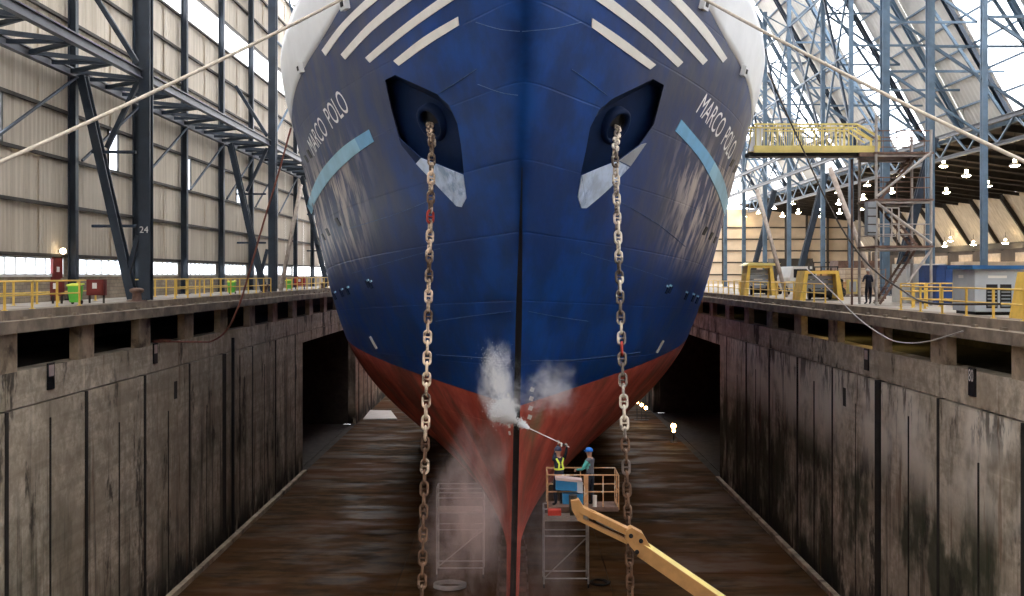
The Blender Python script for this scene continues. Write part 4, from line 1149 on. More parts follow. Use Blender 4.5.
# dark forklift-like machine
v_ = thing('forklift', 'dark forklift truck with raised mast behind the yellow winch guard', 'vehicle', (20.8, 67, DR))
L('body', MB().prism([(-.9, -.7, .35), (.9, -.7, .35), (.9, -.7, 1.2), (.4, -.7, 1.35), (-.9, -.7, 1.1)], (0, 1.6, 0)), MT['black'], v_)
L('counterweight', MB().box((.5, -.7, .3), (1.2, .9, 1.05)), MT['orange'], v_)
for x in (-.5, .5): L('mast', MB().box((-1.05, x - .06 + .1, .1), (-.95, x + .06 + .1, 2.3)), MT['girt'], v_)
L('overhead_guard', MB().box((-.6, -.65, 2.0), (.6, .85, 2.08)), MT['black'], v_)
for x in (-.55, .55):
    for y in (-.6, .8): L('guard_post', MB().bar((x, y, 1.1), (x, y, 2.0), .07), MT['black'], v_)
for x in (-.6, .7):
    for y in (-.72, .92): L('wheel', MB().lathe([(.36, -.1), (.36, .1)], 14, (x, y, .36), (0, 1, 0)), MT['rubber'], v_)
# electrical cabin
cb_ = thing('switch_cabin', 'small grey switch cabin with a blue roof on the right quay', 'cabin', (18.1, 38.55, DR))
L('body', MB().box((-.85, -.95, .12), (.95, .95, 1.72)), MT['grey'], cb_)
L('roof', MB().box((-1.0, -1.1, 1.72), (1.1, 1.1, 1.86)), MT['bluep'], cb_)
L('skid', MB().box((-.75, -.85, 0), (.85, .85, .12)), MT['black'], cb_)
for x in (-.42, .10): 
    p_ = L('louvre_door', MB().box((x, -.97, .25), (x + .42, -.95, 1.15)), MT['black'], cb_)
    for k in range(6): L('slat', MB().box((x + .04, -.985, .32 + k * .13), (x + .38, -.97, .36 + k * .13)), MT['greyd'], p_)
L('sign', MB().box((-.35, -.97, 1.38), (.35, -.95, 1.48)), MT['stripe'], cb_); L('sign', MB().box((-.87, .0, 1.38), (-.85, .4, 1.5)), MT['stripe'], cb_)
# containers, crates and stores at the back of the right quay
def container(loc, size, mat, label, name='container'):
    t = thing(name, label, 'container', loc); w_, d_, h_ = size
    b = MB(); n = int(w_ / .25) * 2; v = []; f = []
    L('body', MB().box((-w_ / 2, -d_ / 2 + .05, 0), (w_ / 2, d_ / 2, h_)), mat, t)
    for k in range(int(w_ / .4)): L('rib', MB().box((-w_ / 2 + .1 + .4 * k, -d_ / 2, .15), (-w_ / 2 + .3 + .4 * k, -d_ / 2 + .05, h_ - .15)), mat, t)
    for sx in (-1, 1): L('corner_post', MB().box((sx * w_ / 2 - sx * .1, -d_ / 2 - .03, 0), (sx * w_ / 2, -d_ / 2 + .06, h_)), mat, t)
    L('top_rail', MB().box((-w_ / 2, -d_ / 2 - .03, h_ - .14), (w_ / 2, -d_ / 2 + .06, h_)), mat, t)
container((22.6, 51.8, DR), (2.6, 2.2, 2.0), MT['bluec'], 'dark blue container behind the grey cabin')
container((22.0, 54.6, DR), (2.2, 2.0, 2.1), MT['frame'], 'white box container beside the stair tower, left of the blue one')
def crate(loc, size, mat, label, cat='crate'):
    t = thing('crate', label, cat, loc, 'stores at the back of the right quay'); w_, d_, h_ = size
    L('body', MB().box((-w_ / 2, -d_ / 2, .1), (w_ / 2, d_ / 2, h_)), mat, t)
    for k in range(3): L('board', MB().box((-w_ / 2 - .03, -d_ / 2 - .04, .1 + (h_ - .1) * (k + .1) / 3), (w_ / 2 + .03, -d_ / 2, .1 + (h_ - .1) * (k + .8) / 3)), mat, t)
    for sx in (-1, 0, 1): L('skid', MB().box((sx * w_ * .4 - .06, -d_ / 2, 0), (sx * w_ * .4 + .06, d_ / 2, .1)), MT['timber'], t)
crate((31, 64, DR), (5.5, 2, 2.35), MT['beige'], 'long beige crate behind the blue roof of the grey cabin')
crate((36.5, 66, DR), (3, 2, 2.6), MT['pyellow'], 'pale yellow crate at the right end of the stores')
crate((24.6, 72, DR), (2.4, 2, 2.0), MT['beige'], 'beige crate left of the stair tower stores')
crate((31.5, 92, DR), (4.5, 2.5, 2.8), MT['rustscaf'], 'rust brown crate stack far behind the winch guards')
crate((26.0, 84, DR), (3.0, 2.5, 1.9), MT['orange'], 'orange brown crate far behind the winch guards')
crate((28.5, 104, DR), (4, 2.5, 3.2), MT['girt'], 'dark crate stack at the far cream wall')
# mesh fence panels
fe = thing('mesh_fence', 'rusty mesh fence panel standing left of the man on the right quay', 'fence', (21.5, 62.5, DR))
for x in (-1.6, -.53, .53, 1.6): L('post', MB().bar((x, 0, 0), (x, 0, 1.9), .06), MT['rustscaf'], fe)
for k in range(7): L('wire', MB().bar((-1.6, 0, .15 + k * .28), (1.6, 0, .15 + k * .28), .025), MT['rustscaf'], fe)
# yellow meter box
mbx = thing('meter_box', 'small pale yellow meter box on a post left of the man', 'box', (18.0, 53.6, DR))
L('post', MB().bar((0, 0, 0), (0, 0, .5), .08), MT['yellow'], mbx); L('body', MB().box((-.25, -.15, .5), (.25, .15, 1.25)), MT['pyellow'], mbx); L('door', MB().box((-.18, -.17, .6), (.18, -.15, 1.15)), MT['grey'], mbx)

# ------------------------------------------------------------------ stair tower and gangway
tw = thing('stair_tower', 'rusty grey scaffold stair tower on the right quay', 'scaffold', (19.4, 50, DR))
tx0, tx1, ty0, ty1 = 17.72, 20.42, 49.2, 51.6
for x in (tx0, tx1):
    for y in (ty0, ty1): W('standard', MB().tube([(x, y, DR), (x, y, 9.3 if x == tx0 else 8.6)], .075, 8), MT['galv'], tw)
for z in (2.9, 5.2, 7.5):
    W('landing', MB().box((tx0 - .1, ty0 - .1, z - .1), (tx1 + .1, ty1 + .1, z)), MT['rustscaf'], tw)
    for y in (ty0, ty1): W('ledger', MB().tube([(tx0, y, z - .18), (tx1, y, z - .18)], .06, 6), MT['galv'], tw)
    for zz in (.55, 1.05):
        for y in (ty0, ty1): W('guard_rail', MB().tube([(tx0, y, z + zz), (tx1, y, z + zz)], .03, 6), MT['galv'] if z < 5 else MT['rustscaf'], tw)
    for i in range(4):
        x = tx0 + (tx1 - tx0) * (i + .5) / 4; W('baluster', MB().tube([(x, ty0, z), (x, ty0, z + 1.05)], .022, 5), MT['rustscaf'], tw)
for (xa, za, xb, zb) in ((tx0, 5.3, tx1, 7.5), (tx0, 5.0, tx1, 3.0), (tx1, 2.7, tx0 + 1.4, .9)):
    W('diagonal', MB().tube([(xa, ty0 - .06, za), (xb, ty0 - .06, zb)], .07, 6), MT['galv'], tw)
for li, (z0, z1, d_) in enumerate(((0, 2.9, 1), (2.9, 5.2, -1), (5.2, 7.5, 1))):
    xa, xb = (tx0 + .5, tx1 - .3) if d_ > 0 else (tx1 - .3, tx0 + .5)
    fl_ = W('stair_flight', MB().bar((xa, 50.1, z0), (xb, 50.1, z1), .05, .12).bar((xa, 50.9, z0), (xb, 50.9, z1), .05, .12), MT['rustscaf'], tw)
    for k in range(9):
        t_ = (k + .5) / 9; W('tread', MB().box((xa + (xb - xa) * t_ - .13, 50.1, z0 + (z1 - z0) * t_ - .02), (xa + (xb - xa) * t_ + .13, 50.9, z0 + (z1 - z0) * t_ + .02)), MT['rustscaf'], fl_)
W('extra_standard', MB().tube([(17.0, 50.6, DR), (17.0, 50.6, 7.3)], .06, 8), MT['rustscaf'], tw)
W('top_ledger', MB().box((16.95, 49.3, 7.3), (tx1, 49.5, 7.5)), MT['rustscaf'], tw)
# grey ladder cage hung on the tower
W('hung_box', MB().box((17.25, 49.0, 3.4), (17.65, 49.5, 5.05)), MT['greyd'], tw)
for k in range(4): W('box_rib', MB().box((17.23, 48.97, 3.5 + k * .4), (17.63, 49.0, 3.56 + k * .4)), MT['girt'], tw)
for x in (18.05, 18.45, 18.8): W('gate_bar', MB().bar((x, 49.1, 3.05), (x, 49.1, 4.75), .06), MT['galv'], tw)
W('gate_bar', MB().bar((18.05, 49.1, 4.75), (18.8, 49.1, 4.75), .06), MT['galv'], tw)

gw = thing('gangway', 'pale yellow gangway from the stair tower to the ship side', 'gangway', (15.2, 50, 7.6))
gx0, gx1, gz = 11.75, 17.95, 7.62
W('deck', MB().box((gx0, 49.5, gz - .08), (gx1, 50.5, gz + .02)), MT['pyellow'], gw)
for y in (49.42, 50.58):
    W('side_beam', MB().box((gx0, y - .06, gz - .12), (gx1, y + .06, gz + .22)), MT['pyellow'], gw)
    W('hand_rail', MB().bar((gx0, y, gz + 1.28), (gx1 - 1.1, y, gz + 1.28), .09), MT['pyellow'], gw)
    W('mid_rail', MB().bar((gx0, y, gz + 1.12), (gx1 - 1.1, y, gz + 1.12), .06), MT['pyellow'], gw)
    W('sloped_rail', MB().bar((gx1 - 1.12, y, gz + 1.28), (gx1 + .05, y, gz + .62), .09), MT['pyellow'], gw)
    W('sloped_rail', MB().bar((gx1 - 1.12, y, gz + 1.05), (gx1 - .3, y, gz + .5), .06), MT['pyellow'], gw)
    W('end_post', MB().bar((gx1, y, gz + .1), (gx1, y, gz + .66), .09), MT['pyellow'], gw)
    for k in range(24):
        x = gx0 + .1 + (gx1 - 1.2 - gx0) * k / 23; W('baluster', MB().bar((x, y, gz + .2), (x, y, gz + 1.25), .06 if k % 5 == 0 else .03), MT['pyellow'], gw)
W('under_beam', MB().box((gx0 - .2, 49.6, gz - .28), (gx1, 50.4, gz - .08)), MT['black'], gw)
W('end_bracket', MB().prism([(gx0 - .25, 49.45, gz - .05), (gx0 + .35, 49.45, gz - .05), (gx0 + .5, 49.45, gz + 1.15), (gx0 + .05, 49.45, gz + 1.15)], (0, .08, 0)), MT['white'], gw)

# ------------------------------------------------------------------ on the dock floor
def scaffold(x0, x1, y0, y1, h, label, levels):
    t = thing('scaffold_tower', label, 'scaffold', ((x0 + x1) / 2, (y0 + y1) / 2, FZ), 'mobile scaffold towers beside the bow')
    for x in (x0, x1):
        for y in (y0, y1):
            W('standard', MB().tube([(x, y, FZ + .2), (x, y, FZ + h)], .045, 6), MT['galv'], t)
            W('castor', MB().lathe([(.11, -.04), (.11, .04)], 12, (x, y, FZ + .11), (1, 0, 0)), MT['rubber'], t)
    for z in levels:
        for y in (y0, y1): W('ledger', MB().tube([(x0, y, FZ + z), (x1, y, FZ + z)], .04, 6), MT['galv'], t)
        for x in (x0, x1): W('ledger', MB().tube([(x, y0, FZ + z), (x, y1, FZ + z)], .04, 6), MT['galv'], t)
    W('diagonal', MB().tube([(x0, y0, FZ + levels[0]), (x1, y0, FZ + levels[1])], .035, 6), MT['galv'], t)
    W('platform', MB().box((x0, y0, FZ + levels[2] + .03), (x1, y1, FZ + levels[2] + .08)), MT['timber'], t)
scaffold(-4.25, -1.75, 53.6, 54.9, 4.8, 'mobile scaffold tower left of the stem in the mist', (.55, 2.6, 3.5, 4.3, 4.8))
scaffold(1.45, 3.75, 51.9, 53.2, 4.1, 'mobile scaffold tower right of the stem below the lift basket', (.5, 2.7, 3.5, 4.1))
cpts = []
for k in range(49):
    a = 2 * math.pi * k / 16; cpts.append((-3.42 + (.78 + .05 * math.sin(k)) * math.cos(a), 51.9 + .62 * math.sin(a), FZ + .06 + .004 * k))
rope('hose_coil', cpts, .055, MT['galv'], 'coil of grey hose on the dock floor left of the stem', 'hose')
cpts = [(4.3 + .45 * math.cos(k * .6) + k * .01, 52.6 + .5 * math.sin(k * .6), FZ + .06 + .003 * k) for k in range(22)]
rope('hose_coil', cpts, .045, MT['rubber'], 'coil of black hose on the dock floor right of the scaffold', 'hose')
# keel blocks
for k in range(6):
    y = 45.6 + k * 2.4
    t = thing('keel_block', ['foremost stacked keel block right under the stem', 'stacked keel block just behind the foremost one'][k] if k < 2 else 'stacked keel block under the keel, %s behind the stem' % ORD[k], 'block', (lean(ZK), y, FZ), 'keel blocks')
    L('concrete_base', MB().box((-.8, -.5, 0), (.8, .5, .6)), MT['rustscaf'], t)
    L('timber', MB().box((-.7, -.42, .61), (.7, .42, .88)), MT['rustscaf'], t); L('timber', MB().box((-.65, -.42, .89), (.65, .42, 1.17)), MT['rustscaf'], t)
# work lamps at the back of the dock on the right
def work_lamp(p, label, r=.28, st=1):
    t = thing('work_lamp', label, 'lamp', (p.x, p.y, FZ), 'work lamps on the dock floor')
    h = p.z - FZ
    L('stand', MB().tube([(0, 0, .03), (0, 0, h - .2)], .04, 6), MT['girt'], t); L('foot', MB().lathe([(.35, 0), (.35, .05)], 12), MT['girt'], t)
    L('housing', MB().lathe([(r * .5, -.2), (r * 1.15, .0), (r * 1.15, .06)], 14, (0, .1, h), (0, -1, 0)), MT['girt'], t, True)
    L('lens', MB().lathe([(r, .05), (r * .7, .12)], 14, (0, .1, h), (0, -1, 0)), MT['warmlamp'], t, True)
work_lamp(P(673.5, 426, 98), 'bright warm work lamp glowing at the foot of the right dock wall', .26)
work_lamp(P(673.8, 431, 97), 'smaller warm work lamp just below the bright one at the right wall', .16)
for i, (px, py) in enumerate(((637, 396), (641.5, 399), (646, 402))):
    work_lamp(P(px, py + 6, 112), '%s warm work lamp close under the red hull on the right' % ['left', 'middle', 'right'][i], .2)
# pale sheet put in for the daylight on the far left floor
tag(W('daylight_patch', MB().prism([P(363, 420, 112.0), P(397, 419.5, 112.2), P(391, 411.5, 119.0), P(370, 411, 119.4)], (0, 0, .12)), MT['frame']), 'pale sheet standing in for daylight on the dock floor at far left beyond the hull', 'sheet')

# ------------------------------------------------------------------ people
def ik(a, b, l1, l2, pole):
    """elbow position between shoulder a and wrist b"""
    d = b - a; D = min(d.length, (l1 + l2) * .995); d.normalize()
    k = (l1 * l1 - l2 * l2 + D * D) / (2 * D); h = math.sqrt(max(0, l1 * l1 - k * k))
    p = Vector(pole) - d * d.dot(Vector(pole)); p.normalize()
    return a + d * k + p * h, a + d * D
def person(label, loc, rz, s, lw, rw, mats, legs=((-.12, .0), (.12, .04)), look=(0, 0), lean_y=0.0, poleL=(-.6, -.3, -1), poleR=(.6, -.3, -1), grip=None):
    """facing +y; lw / rw: wrist targets in the body's coordinates (metres for a 1.75 m figure)"""
    t = thing('person', label, 'person', loc, rz=rz)
    V = Vector; vs_ = []; rd = []; ed = []; tg_ = []
    def add(p, r, parent=None, tag_=None):
        vs_.append(V(p)); rd.append(r); i = len(vs_) - 1
        if parent is not None: ed.append((parent, i)); tg_.append(tag_)
        return i
    ly = lean_y
    pel = add((0, 0, .95), (.155, .115)); sp = add((0, ly * .4, 1.12), (.150, .105), pel, 'top'); ch = add((0, ly, 1.30), (.175, .115), sp, 'top')
    up = add((0, ly * 1.1, 1.425), (.13, .085), ch, 'top'); nk = add((0, ly * 1.2 + .01, 1.50), (.056, .058), up, 'skin')
    hd = V((look[0] * .03, ly * 1.2 + .025 + look[1] * .03, 1.575)); h1 = add(hd, (.070, .085), nk, 'skin'); h2 = add(hd + V((0, .005, .08)), (.080, .100), h1, 'skin'); h3 = add(hd + V((0, -.005, .155)), (.062, .08), h2, 'skin')
    wr = []
    for sx, wt, pole in ((-1, lw, poleL), (1, rw, poleR)):
        sh = V((sx * .185, ly * 1.05, 1.405)); el, wq = ik(sh, V(wt), .29, .26, pole)
        a = add(sh, (.068, .068), up, 'top'); b = add(sh.lerp(el, .5), (.056, .056), a, 'sleeve'); c = add(el, (.048, .048), b, 'sleeve'); d = add(el.lerp(wq, .55), (.042, .042), c, 'sleeve'); e = add(wq, (.032, .032), d, 'sleeve')
        wr.append((el, wq))
    for sx, (fx, fy) in zip((-1, 1), legs):
        hp_ = V((sx * .095, 0, .88)); kn = V((sx * .10 + fx * .3, fy * .5 + .03, .50)); an = V((fx if abs(fx) > .05 else sx * .1, fy, .10))
        a = add(hp_, (.098, .10), pel, 'leg'); b = add(hp_.lerp(kn, .5), (.085, .088), a, 'leg'); c = add(kn, (.064, .066), b, 'leg'); d = add(kn.lerp(an, .4), (.062, .065), c, 'leg'); e = add(an, (.046, .048), d, 'leg')
        f = add(an + V((sx * .02, .06, -.055)), (.044, .036), e, 'shoe'); g = add(an + V((sx * .03, .16, -.068)), (.042, .028), f, 'shoe')
    me = bpy.data.meshes.new('body'); me.from_pydata(vs_, ed, []); o = link('body_tmp', me)
    o.modifiers.new('skin', 'SKIN'); sub = o.modifiers.new('sub', 'SUBSURF'); sub.levels = 2; sub.render_levels = 2
    for i, sv in enumerate(me.skin_vertices[0].data): sv.radius = rd[i]; sv.use_root = (i == 0)
    bpy.context.view_layer.update()
    m2 = bpy.data.meshes.new_from_object(o.evaluated_get(bpy.context.evaluated_depsgraph_get())); bpy.data.objects.remove(o)
    names = ['top', 'sleeve', 'leg', 'shoe', 'skin']; m2.materials.clear()
    for n in names: m2.materials.append(MT[mats[n]])
    for pg in m2.polygons:
        c = pg.center; best = 9; bt = 'top'
        for (a, b), tt in zip(ed, tg_):
            pa, pb = vs_[a], vs_[b]; d = pb - pa; k = max(0, min(1, (c - pa).dot(d) / d.length_squared)); q = (pa + d * k - c).length
            if q < best: best = q; bt = tt
        pg.material_index = names.index(bt); pg.use_smooth = True
    ro = link('body', m2, t)
    # hands: palm, four curled fingers and a thumb
    for hi_, (el, wq) in enumerate(wr):
        d = (wq - el).normalized(); g = V(grip[hi_]).normalized() if grip else d.orthogonal().normalized()
        side = d.cross(g); side.normalize(); g = side.cross(d).normalized()      # g: across the knuckles
        pm = wq + d * .05; hm = MB(); q = Matrix((g, d, side)).transposed()
        m_ = MB().ell((0, 0, 0), (.042, .055, .02), 10, 6); hm.add([pm + q @ V(v) for v in m_.v], m_.f)
        for k, ln in enumerate((.068, .078, .074, .058)):
            b0 = pm + g * (-.030 + .020 * k) + d * .045; pts = [b0]
            for j in range(1, 5):
                a = j * .55; pts.append(pts[-1] + (d * math.cos(a) + side * math.sin(a)) * ln / 4 * 1.15)
            hm.tube(pts, [.0105, .0105, .010, .0095, .007], 6)
        b0 = pm - g * .038 - d * .02
        hm.tube([b0, b0 - g * .022 + d * .025 + side * .012, b0 - g * .018 + d * .055 + side * .030, b0 - g * .004 + d * .072 + side * .042], [.014, .012, .011, .008], 6)
        L('hand', hm, MT[mats['hand']], t, True)
    # face
    fm = MB(); hc = hd + V((0, .02, .075))
    fm.add(*(lambda m_: (m_.v, m_.f))(MB().prism([hc + V((-.012, .085, -.02)), hc + V((.012, .085, -.02)), hc + V((0, .082, .035))], (0, .028, -.006))))
    L('nose', fm, MT['skin'], t)
    for sx in (-1, 1):
        L('eye', MB().ell(hc + V((sx * .032, .088, .028)), (.013, .008, .008), 8, 6), MT['black'], t, True)
        L('ear', MB().ell(hc + V((sx * .086, -.02, .0)), (.012, .024, .034), 8, 6), MT['skin'], t, True)
    L('mouth', MB().ell(hc + V((0, .086, -.055)), (.024, .008, .006), 8, 6), MT['redd'], t, True)
    if mats.get('helmet'):
        m_ = MB(); n = 18; prof = [(1.0, 0), (.99, .25), (.9, .55), (.68, .82), (.35, .97), (.02, 1.0)]
        for r, z in prof:
            for k in range(n):
                a = 2 * math.pi * k / n; m_.v.append(tuple(hc + V((.108 * r * math.cos(a), -.012 + .13 * r * math.sin(a), .035 + .125 * z))))
        for i in range(len(prof) - 1):
            for k in range(n): m_.f.append((i * n + k, i * n + (k + 1) % n, (i + 1) * n + (k + 1) % n, (i + 1) * n + k))
        h_ = L('helmet', m_, MT[mats['helmet']], t, True)
        L('brim', MB().prism([hc + V((.115 * math.cos(a), -.012 + (.138 if math.sin(a) < 0 else .175) * math.sin(a), .032)) for a in [2 * math.pi * k / 18 for k in range(18)]], (0, 0, .012)), MT[mats['helmet']], h_)
    else:
        m_ = MB(); n = 16; prof = [(.98, 0), (1.02, .3), (.92, .6), (.68, .84), (.35, .97), (.02, 1.0)]
        for r, z in prof:
            for k in range(n):
                a = 2 * math.pi * k / n; m_.v.append(tuple(hc + V((.092 * r * math.cos(a), -.02 + .105 * r * math.sin(a) - .01 * (1 - z), .0 + .125 * z + .03 * max(0, math.sin(a))))))
        for i in range(len(prof) - 1):
            for k in range(n): m_.f.append((i * n + k, i * n + (k + 1) % n, (i + 1) * n + (k + 1) % n, (i + 1) * n + k))
        L('hair', m_, MT['hair'], t, True)
    if mats.get('vest'):
        # vest bands front and back, following the trunk
        def ring(z, a, b, cy, h, nm, mat):
            m_ = MB(); n = 20
            for zz in (z - h, z + h):
                for k in range(n):
                    an = 2 * math.pi * k / n; m_.v.append((a * math.cos(an), cy + b * math.sin(an), zz))
            for k in range(n): m_.f.append((k, (k + 1) % n, n + (k + 1) % n, n + k))
            L(nm, m_, mat, t, True)
        if mats['vest'] == 'hivis':
            ring(1.13, .172, .128, ly * .4, .028, 'vest_band', MT['vest'])
            for sx in (-1, 1):
                for fy in (-1, 1):
                    L('vest_strap', MB().bar((sx * .13, ly * 1.1 + fy * .075, 1.46), (sx * .05, ly + fy * .125, 1.30), .055, .02, (0, 1, 0)).bar((sx * .05, ly + fy * .125, 1.30), (sx * .085, ly * .4 + fy * .122, 1.13), .055, .02, (0, 1, 0)), MT['vest'], t)
    t.scale = (s, s, s)
    return t
BZ = -6.10                      # basket floor
TIP = P(529.5, 428.5, 35.15); BUTT = P(569, 447, 32.35)
def to_local(wp, loc, rz, s):
    d = (Vector(wp) - Vector(loc)) / s; return Matrix.Rotation(-rz, 3, 'Z') @ d
w1 = Vector((1.42, 32.75, BZ + .01)); z1 = .50; s1 = 1.06
h_l = to_local(BUTT.lerp(TIP, .27), w1, z1, s1); h_r = to_local(BUTT.lerp(TIP, .08), w1, z1, s1)
gdir = Matrix.Rotation(-z1, 3, 'Z') @ (TIP - BUTT).normalized()
person('worker in navy clothes and hi-vis vest aiming the spray lance', w1, z1, s1, h_l + Vector((.0, -.05, -.03)), h_r + Vector((.02, -.04, -.03)),
       {'top': 'jacket', 'sleeve': 'jacket', 'leg': 'trouser', 'shoe': 'black', 'skin': 'skin', 'hand': 'glove', 'helmet': 'helmn', 'vest': 'hivis'}, lean_y=.04, grip=(gdir, gdir))
w2 = Vector((2.42, 32.75, BZ + .01)); z2 = 1.0
person('worker in blue helmet and teal sleeves standing at the basket controls', w2, z2, 1.05, (-.20, .36, 1.10), (.16, .34, 1.08),
       {'top': 'greyvest', 'sleeve': 'teal', 'leg': 'trouser', 'shoe': 'black', 'skin': 'skin', 'hand': 'skin', 'helmet': 'helmb'}, legs=((-.11, .02), (.13, -.03)))
person('grey-haired man in dark jacket standing on the right quay', (18.55, 52.6, DR - .02), .25, 1.04, (-.12, .28, 1.22), (.14, .28, 1.20),
       {'top': 'jacket', 'sleeve': 'jacket', 'leg': 'trouser', 'shoe': 'black', 'skin': 'skin', 'hand': 'skin'}, legs=((-.13, -.02), (.13, .05)), lean_y=.04)
lance = thing('spray_lance', 'long pale spray lance pointed at the stem', 'lance', BUTT)
W('tube', MB().tube([BUTT, TIP], .016, 8), MT['stripe'], lance); dl = (TIP - BUTT).normalized()
W('nozzle', MB().tube([TIP - dl * .06, TIP + dl * .05], [.028, .014], 8), MT['galv'], lance)
W('grip', MB().tube([BUTT + dl * .12, BUTT + dl * .42], .028, 8), MT['rubber'], lance)
W('trigger_valve', MB().bar(BUTT + dl * .55 - Vector((0, 0, .10)), BUTT + dl * .55 + Vector((0, 0, .03)), .05, .05), MT['stripe'], lance)

# ------------------------------------------------------------------ boom lift
lift = thing('boom_lift', 'yellow boom lift holding the work basket with the two workers', 'lift', (13.8, 27.6, FZ))
bx0, bx1, by0, by1 = 1.02, 3.30, 32.15, 33.35
W('basket_floor', MB().box((bx0, by0, BZ - .06), (bx1, by1, BZ)), MT['rustscaf'], lift)
for z in (BZ + 1.12, BZ + .58):
    nm = 'top_rail' if z > BZ + 1 else 'mid_rail'
    W(nm, MB().tube([(bx0, by0, z), (bx1, by0, z), (bx1, by1, z), (bx0, by1, z), (bx0, by0, z)], .022, 6), MT['railor'], lift)
for x, y in ((bx0, by0), (bx0, by1), (bx1, by0), (bx1, by1), (2.15, by1), (bx1, (by0 + by1) / 2), (2.80, by0)):
    W('upright', MB().tube([(x, y, BZ), (x, y, BZ + 1.12)], .02, 6), MT['railor'], lift)
W('centre_post', MB().box((2.18, by0 - .06, BZ - .05), (2.32, by0 + .06, BZ + 1.1)), MT['railor'], lift)
W('toe_plate', MB().box((bx0, by0 - .02, BZ), (bx1, by0 + .01, BZ + .09)), MT['rustscaf'], lift)
W('toe_plate', MB().box((bx1 - .01, by0, BZ), (bx1 + .02, by1, BZ + .13)), MT['railor'], lift)
W('step', MB().box((bx0 + .0, by0 - .3, BZ - .12), (bx0 + .42, by0 - .03, BZ + .05)), MT['redb'], lift)
cbx = W('control_box', MB().prism([(1.28, by0 - .12, BZ + .66), (2.08, by0 - .12, BZ + .62), (2.10, by0 - .12, BZ + .92), (1.28, by0 - .12, BZ + 1.0)], (0, .36, 0)), MT['controlb'], lift)
W('cover', MB().prism([(1.26, by0 - .14, BZ + .98), (2.12, by0 - .14, BZ + .90), (2.12, by0 - .14, BZ + .97), (1.26, by0 - .14, BZ + 1.08)], (0, .42, 0)), MT['pinkgrey'], cbx)
W('side_panel', MB().prism([(1.96, by0 - .14, BZ + .58), (2.14, by0 - .14, BZ + .56), (2.14, by0 - .14, BZ + .92), (1.96, by0 - .14, BZ + .95)], (0, .02, 0)), MT['grey'], cbx)
W('tool_tray', MB().box((1.5, by0 - .1, BZ + .2), (2.15, by0 + .2, BZ + .52)), MT['controlb'], lift)
W('bottle', MB().tube([(2.55, by0 + .2, BZ), (2.55, by0 + .2, BZ + .42)], .07, 10), MT['stripe'], lift)
# jib: two parallel arms between end brackets
JA = P(577, 507, 31.75); JB = P(634, 534, 31.1); JC = P(580, 519, 31.7); JD = P(628, 542, 31.15)
W('jib_arm', MB().bar(JA, JB, .24, .20), MT['orange'], lift); W('jib_arm', MB().bar(JC, JD, .16, .11), MT['orange'], lift)
W('basket_bracket', MB().prism([P(571, 501, 31.6), P(579, 500, 31.6), P(584, 508, 31.6), P(583, 521, 31.6), P(578, 521, 31.6), P(572, 510, 31.6)], (0, .34, 0)), MT['orange'], lift)
W('rotator', MB().lathe([(.13, -.25), (.13, .25)], 14, (JA + Vector((-.12, .15, .1))), (0, 0, 1)), MT['girt'], lift)
W('mount_arm', MB().bar(JA + Vector((-.1, .1, .05)), (JA.x - .1, by0 + .1, BZ - .12), .2), MT['girt'], lift)
W('arm_web', MB().prism([P(590, 510, 31.5), P(596, 512, 31.5), P(593, 520, 31.5), P(588, 518, 31.5)], (0, .16, 0)), MT['orange'], lift)
W('cylinder', MB().tube([P(597, 520, 31.45), P(614, 529, 31.3)], .055, 10), MT['greyd'], lift); W('piston', MB().tube([P(614, 529, 31.3), P(627, 534.5, 31.15)], .03, 8), MT['stripe'], lift)
kn = W('knuckle', MB().prism([P(626, 531, 30.95), P(632, 528, 30.95), P(643, 534, 30.95), P(651, 548, 30.95), P(648, 556, 30.95), P(640, 557, 30.95), P(630, 546, 30.95), P(626, 540, 30.95)], (0, .42, 0)), MT['orange'], lift)
for px, py in ((631, 536), (641, 541), (637, 552)): W('pin', MB().lathe([(.07, -.04), (.07, .02)], 12, P(px, py, 30.93), (0, -1, 0)), MT['black'], kn)
CA = P(642, 549, 31.15); CB = P(716, 600, 30.0); dd = (CB - CA); CE = CA + dd * ((CA.z + 12.9) / -dd.z)
mid_ = CA.lerp(CE, .5)
W('boom_tip', MB().bar(CA, mid_, .34, .44), MT['orange'], lift); W('boom_cap', MB().bar(CA + Vector((0, 0, .235)), mid_ + Vector((0, 0, .235)), .30, .03), MT['pyellow'], lift)
W('boom_base', MB().bar(CA.lerp(CE, .42), CE, .48, .58), MT['orange'], lift)
bs_ = MB().box((CE.x - 1.2, CE.y - 1.1, FZ + .9), (CE.x + 1.4, CE.y + 1.1, FZ + 2.2)); W('turntable', bs_, MT['orange'], lift)
W('chassis', MB().box((CE.x - 1.7, CE.y - 1.0, FZ + .45), (CE.x + 1.5, CE.y + 1.0, FZ + .9)), MT['greyd'], lift)
for x in (-1.3, 1.1):
    for y in (-1.0, 1.0): W('wheel', MB().lathe([(.48, -.17), (.48, .17)], 18, (CE.x + x, CE.y + y, FZ + .48), (0, 1, 0)), MT['rubber'], lift)

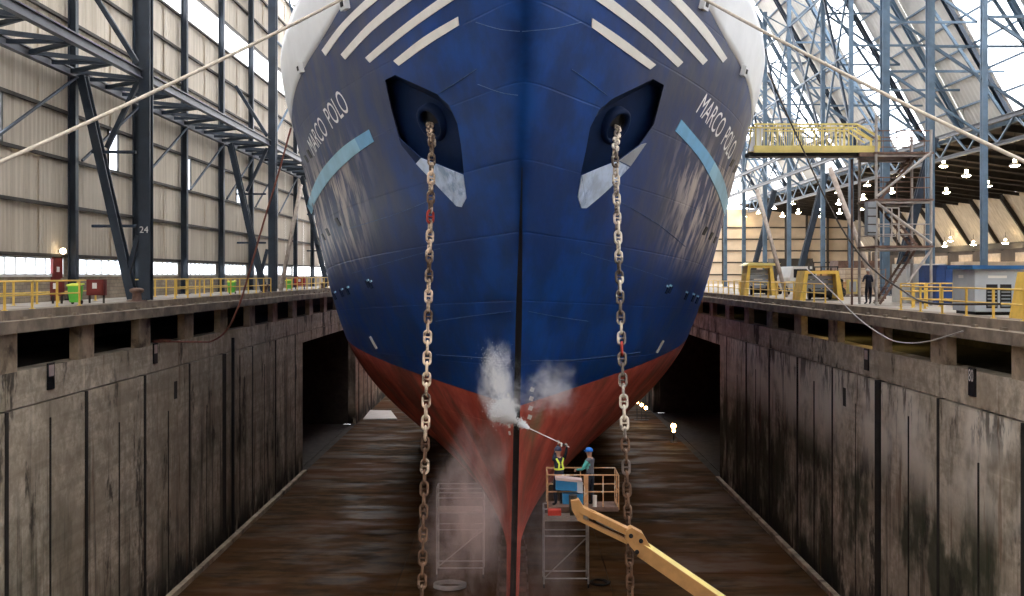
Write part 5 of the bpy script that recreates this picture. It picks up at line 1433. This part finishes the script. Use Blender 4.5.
# ------------------------------------------------------------------ water spray and mist
def mist(name, c, r, mat, label, rot=None):
    m_ = MB().ell((0, 0, 0), (1, 1, 1), 20, 12).mesh(name, mat, True)
    o = link(name, m_, None, c); o.scale = r
    if rot: o.rotation_euler = rot
    return tag(o, label, 'mist', kind='stuff')
def mist_px(name, px0, py0, px1, py1, Y, dy, mat, label, tilt=0):
    a, b = P(px0, py0, Y), P(px1, py1, Y); c = (a + b) / 2
    return mist(name, c, (abs(b.x - a.x) / 2, dy, abs(b.z - a.z) / 2), mat, label, (0, tilt, 0))
mist_px('water_spray', 468, 326, 528, 436, 35.4, .8, mist_mat('plume mist', (1, 1, 1), 3.4, 2.8, 1.2), 'white plume of spray rising left of the stem', R(-10))
mist_px('water_spray', 486, 392, 524, 430, 35.3, .45, mist_mat('jet splash', (1, 1, 1), 30, 2.0, 1.0), 'dense white splash where the jet meets the stem', R(22))
mist_px('water_spray', 510, 352, 590, 426, 35.6, .8, mist_mat('right mist', (1, 1, 1), 2.0, 2.4, 1.2), 'pale thin mist drifting on the right of the stem')
mist_px('water_spray', 405, 385, 535, 640, 35.2, 1.0, mist_mat('drift mist', (1, .84, .80), 1.25, 2.6, 1.1), 'broad reddish mist drifting down left of the stem')
mist_px('water_spray', 500, 440, 600, 660, 35.2, .8, mist_mat('low mist', (1, .86, .83), .35, 2.4, 1.1), 'faint mist drifting down right of the stem')
def droplets(name, label, fn, n, r0, r1):
    m_ = MB()
    for _ in range(n):
        p = fn(); r = random.uniform(r0, r1)
        m_.add([p + Vector(q) * r for q in ((1, 0, 0), (-1, 0, 0), (0, 1, 0), (0, -1, 0), (0, 0, 1), (0, 0, -1))], [(0, 2, 4), (2, 1, 4), (1, 3, 4), (3, 0, 4), (2, 0, 5), (1, 2, 5), (3, 1, 5), (0, 3, 5)])
    me = bpy.data.meshes.new(name); me.from_pydata(m_.v, [], m_.f); me.materials.append(MT['drops'])
    return tag(link(name, me), label, 'water', kind='stuff')
def jet():
    t = random.random(); p = (TIP + dl * .05).lerp(P(518, 421.5, 35.75), t); w_ = .02 + .16 * t
    return p + Vector((random.gauss(0, w_ * .5), random.gauss(0, .06), random.gauss(0, w_ * .5)))
def splash():
    t = random.random() ** .7; p = P(516, 421, 35.6).lerp(P(496, 408, 35.2), t); w_ = .06 + .30 * t
    return p + Vector((random.gauss(0, w_ * .5), random.gauss(0, .15), random.gauss(0, w_ * .6)))
def fan():
    t = random.random() ** .8; p = P(505, 412, 35.3).lerp(P(494, 352, 35.4), t); w_ = .12 + .26 * t
    return p + Vector((random.gauss(0, w_ * .6), random.gauss(0, .25), random.gauss(0, w_ * .5)))
droplets('spray_drops', 'fine white drops of the jet leaving the lance nozzle', jet, 1500, .008, .018)
droplets('spray_drops', 'dense white drops thrown to the left of the stem', splash, 3500, .008, .022)
droplets('spray_drops', 'fine white drops rising in the plume left of the stem', fan, 2500, .006, .014)
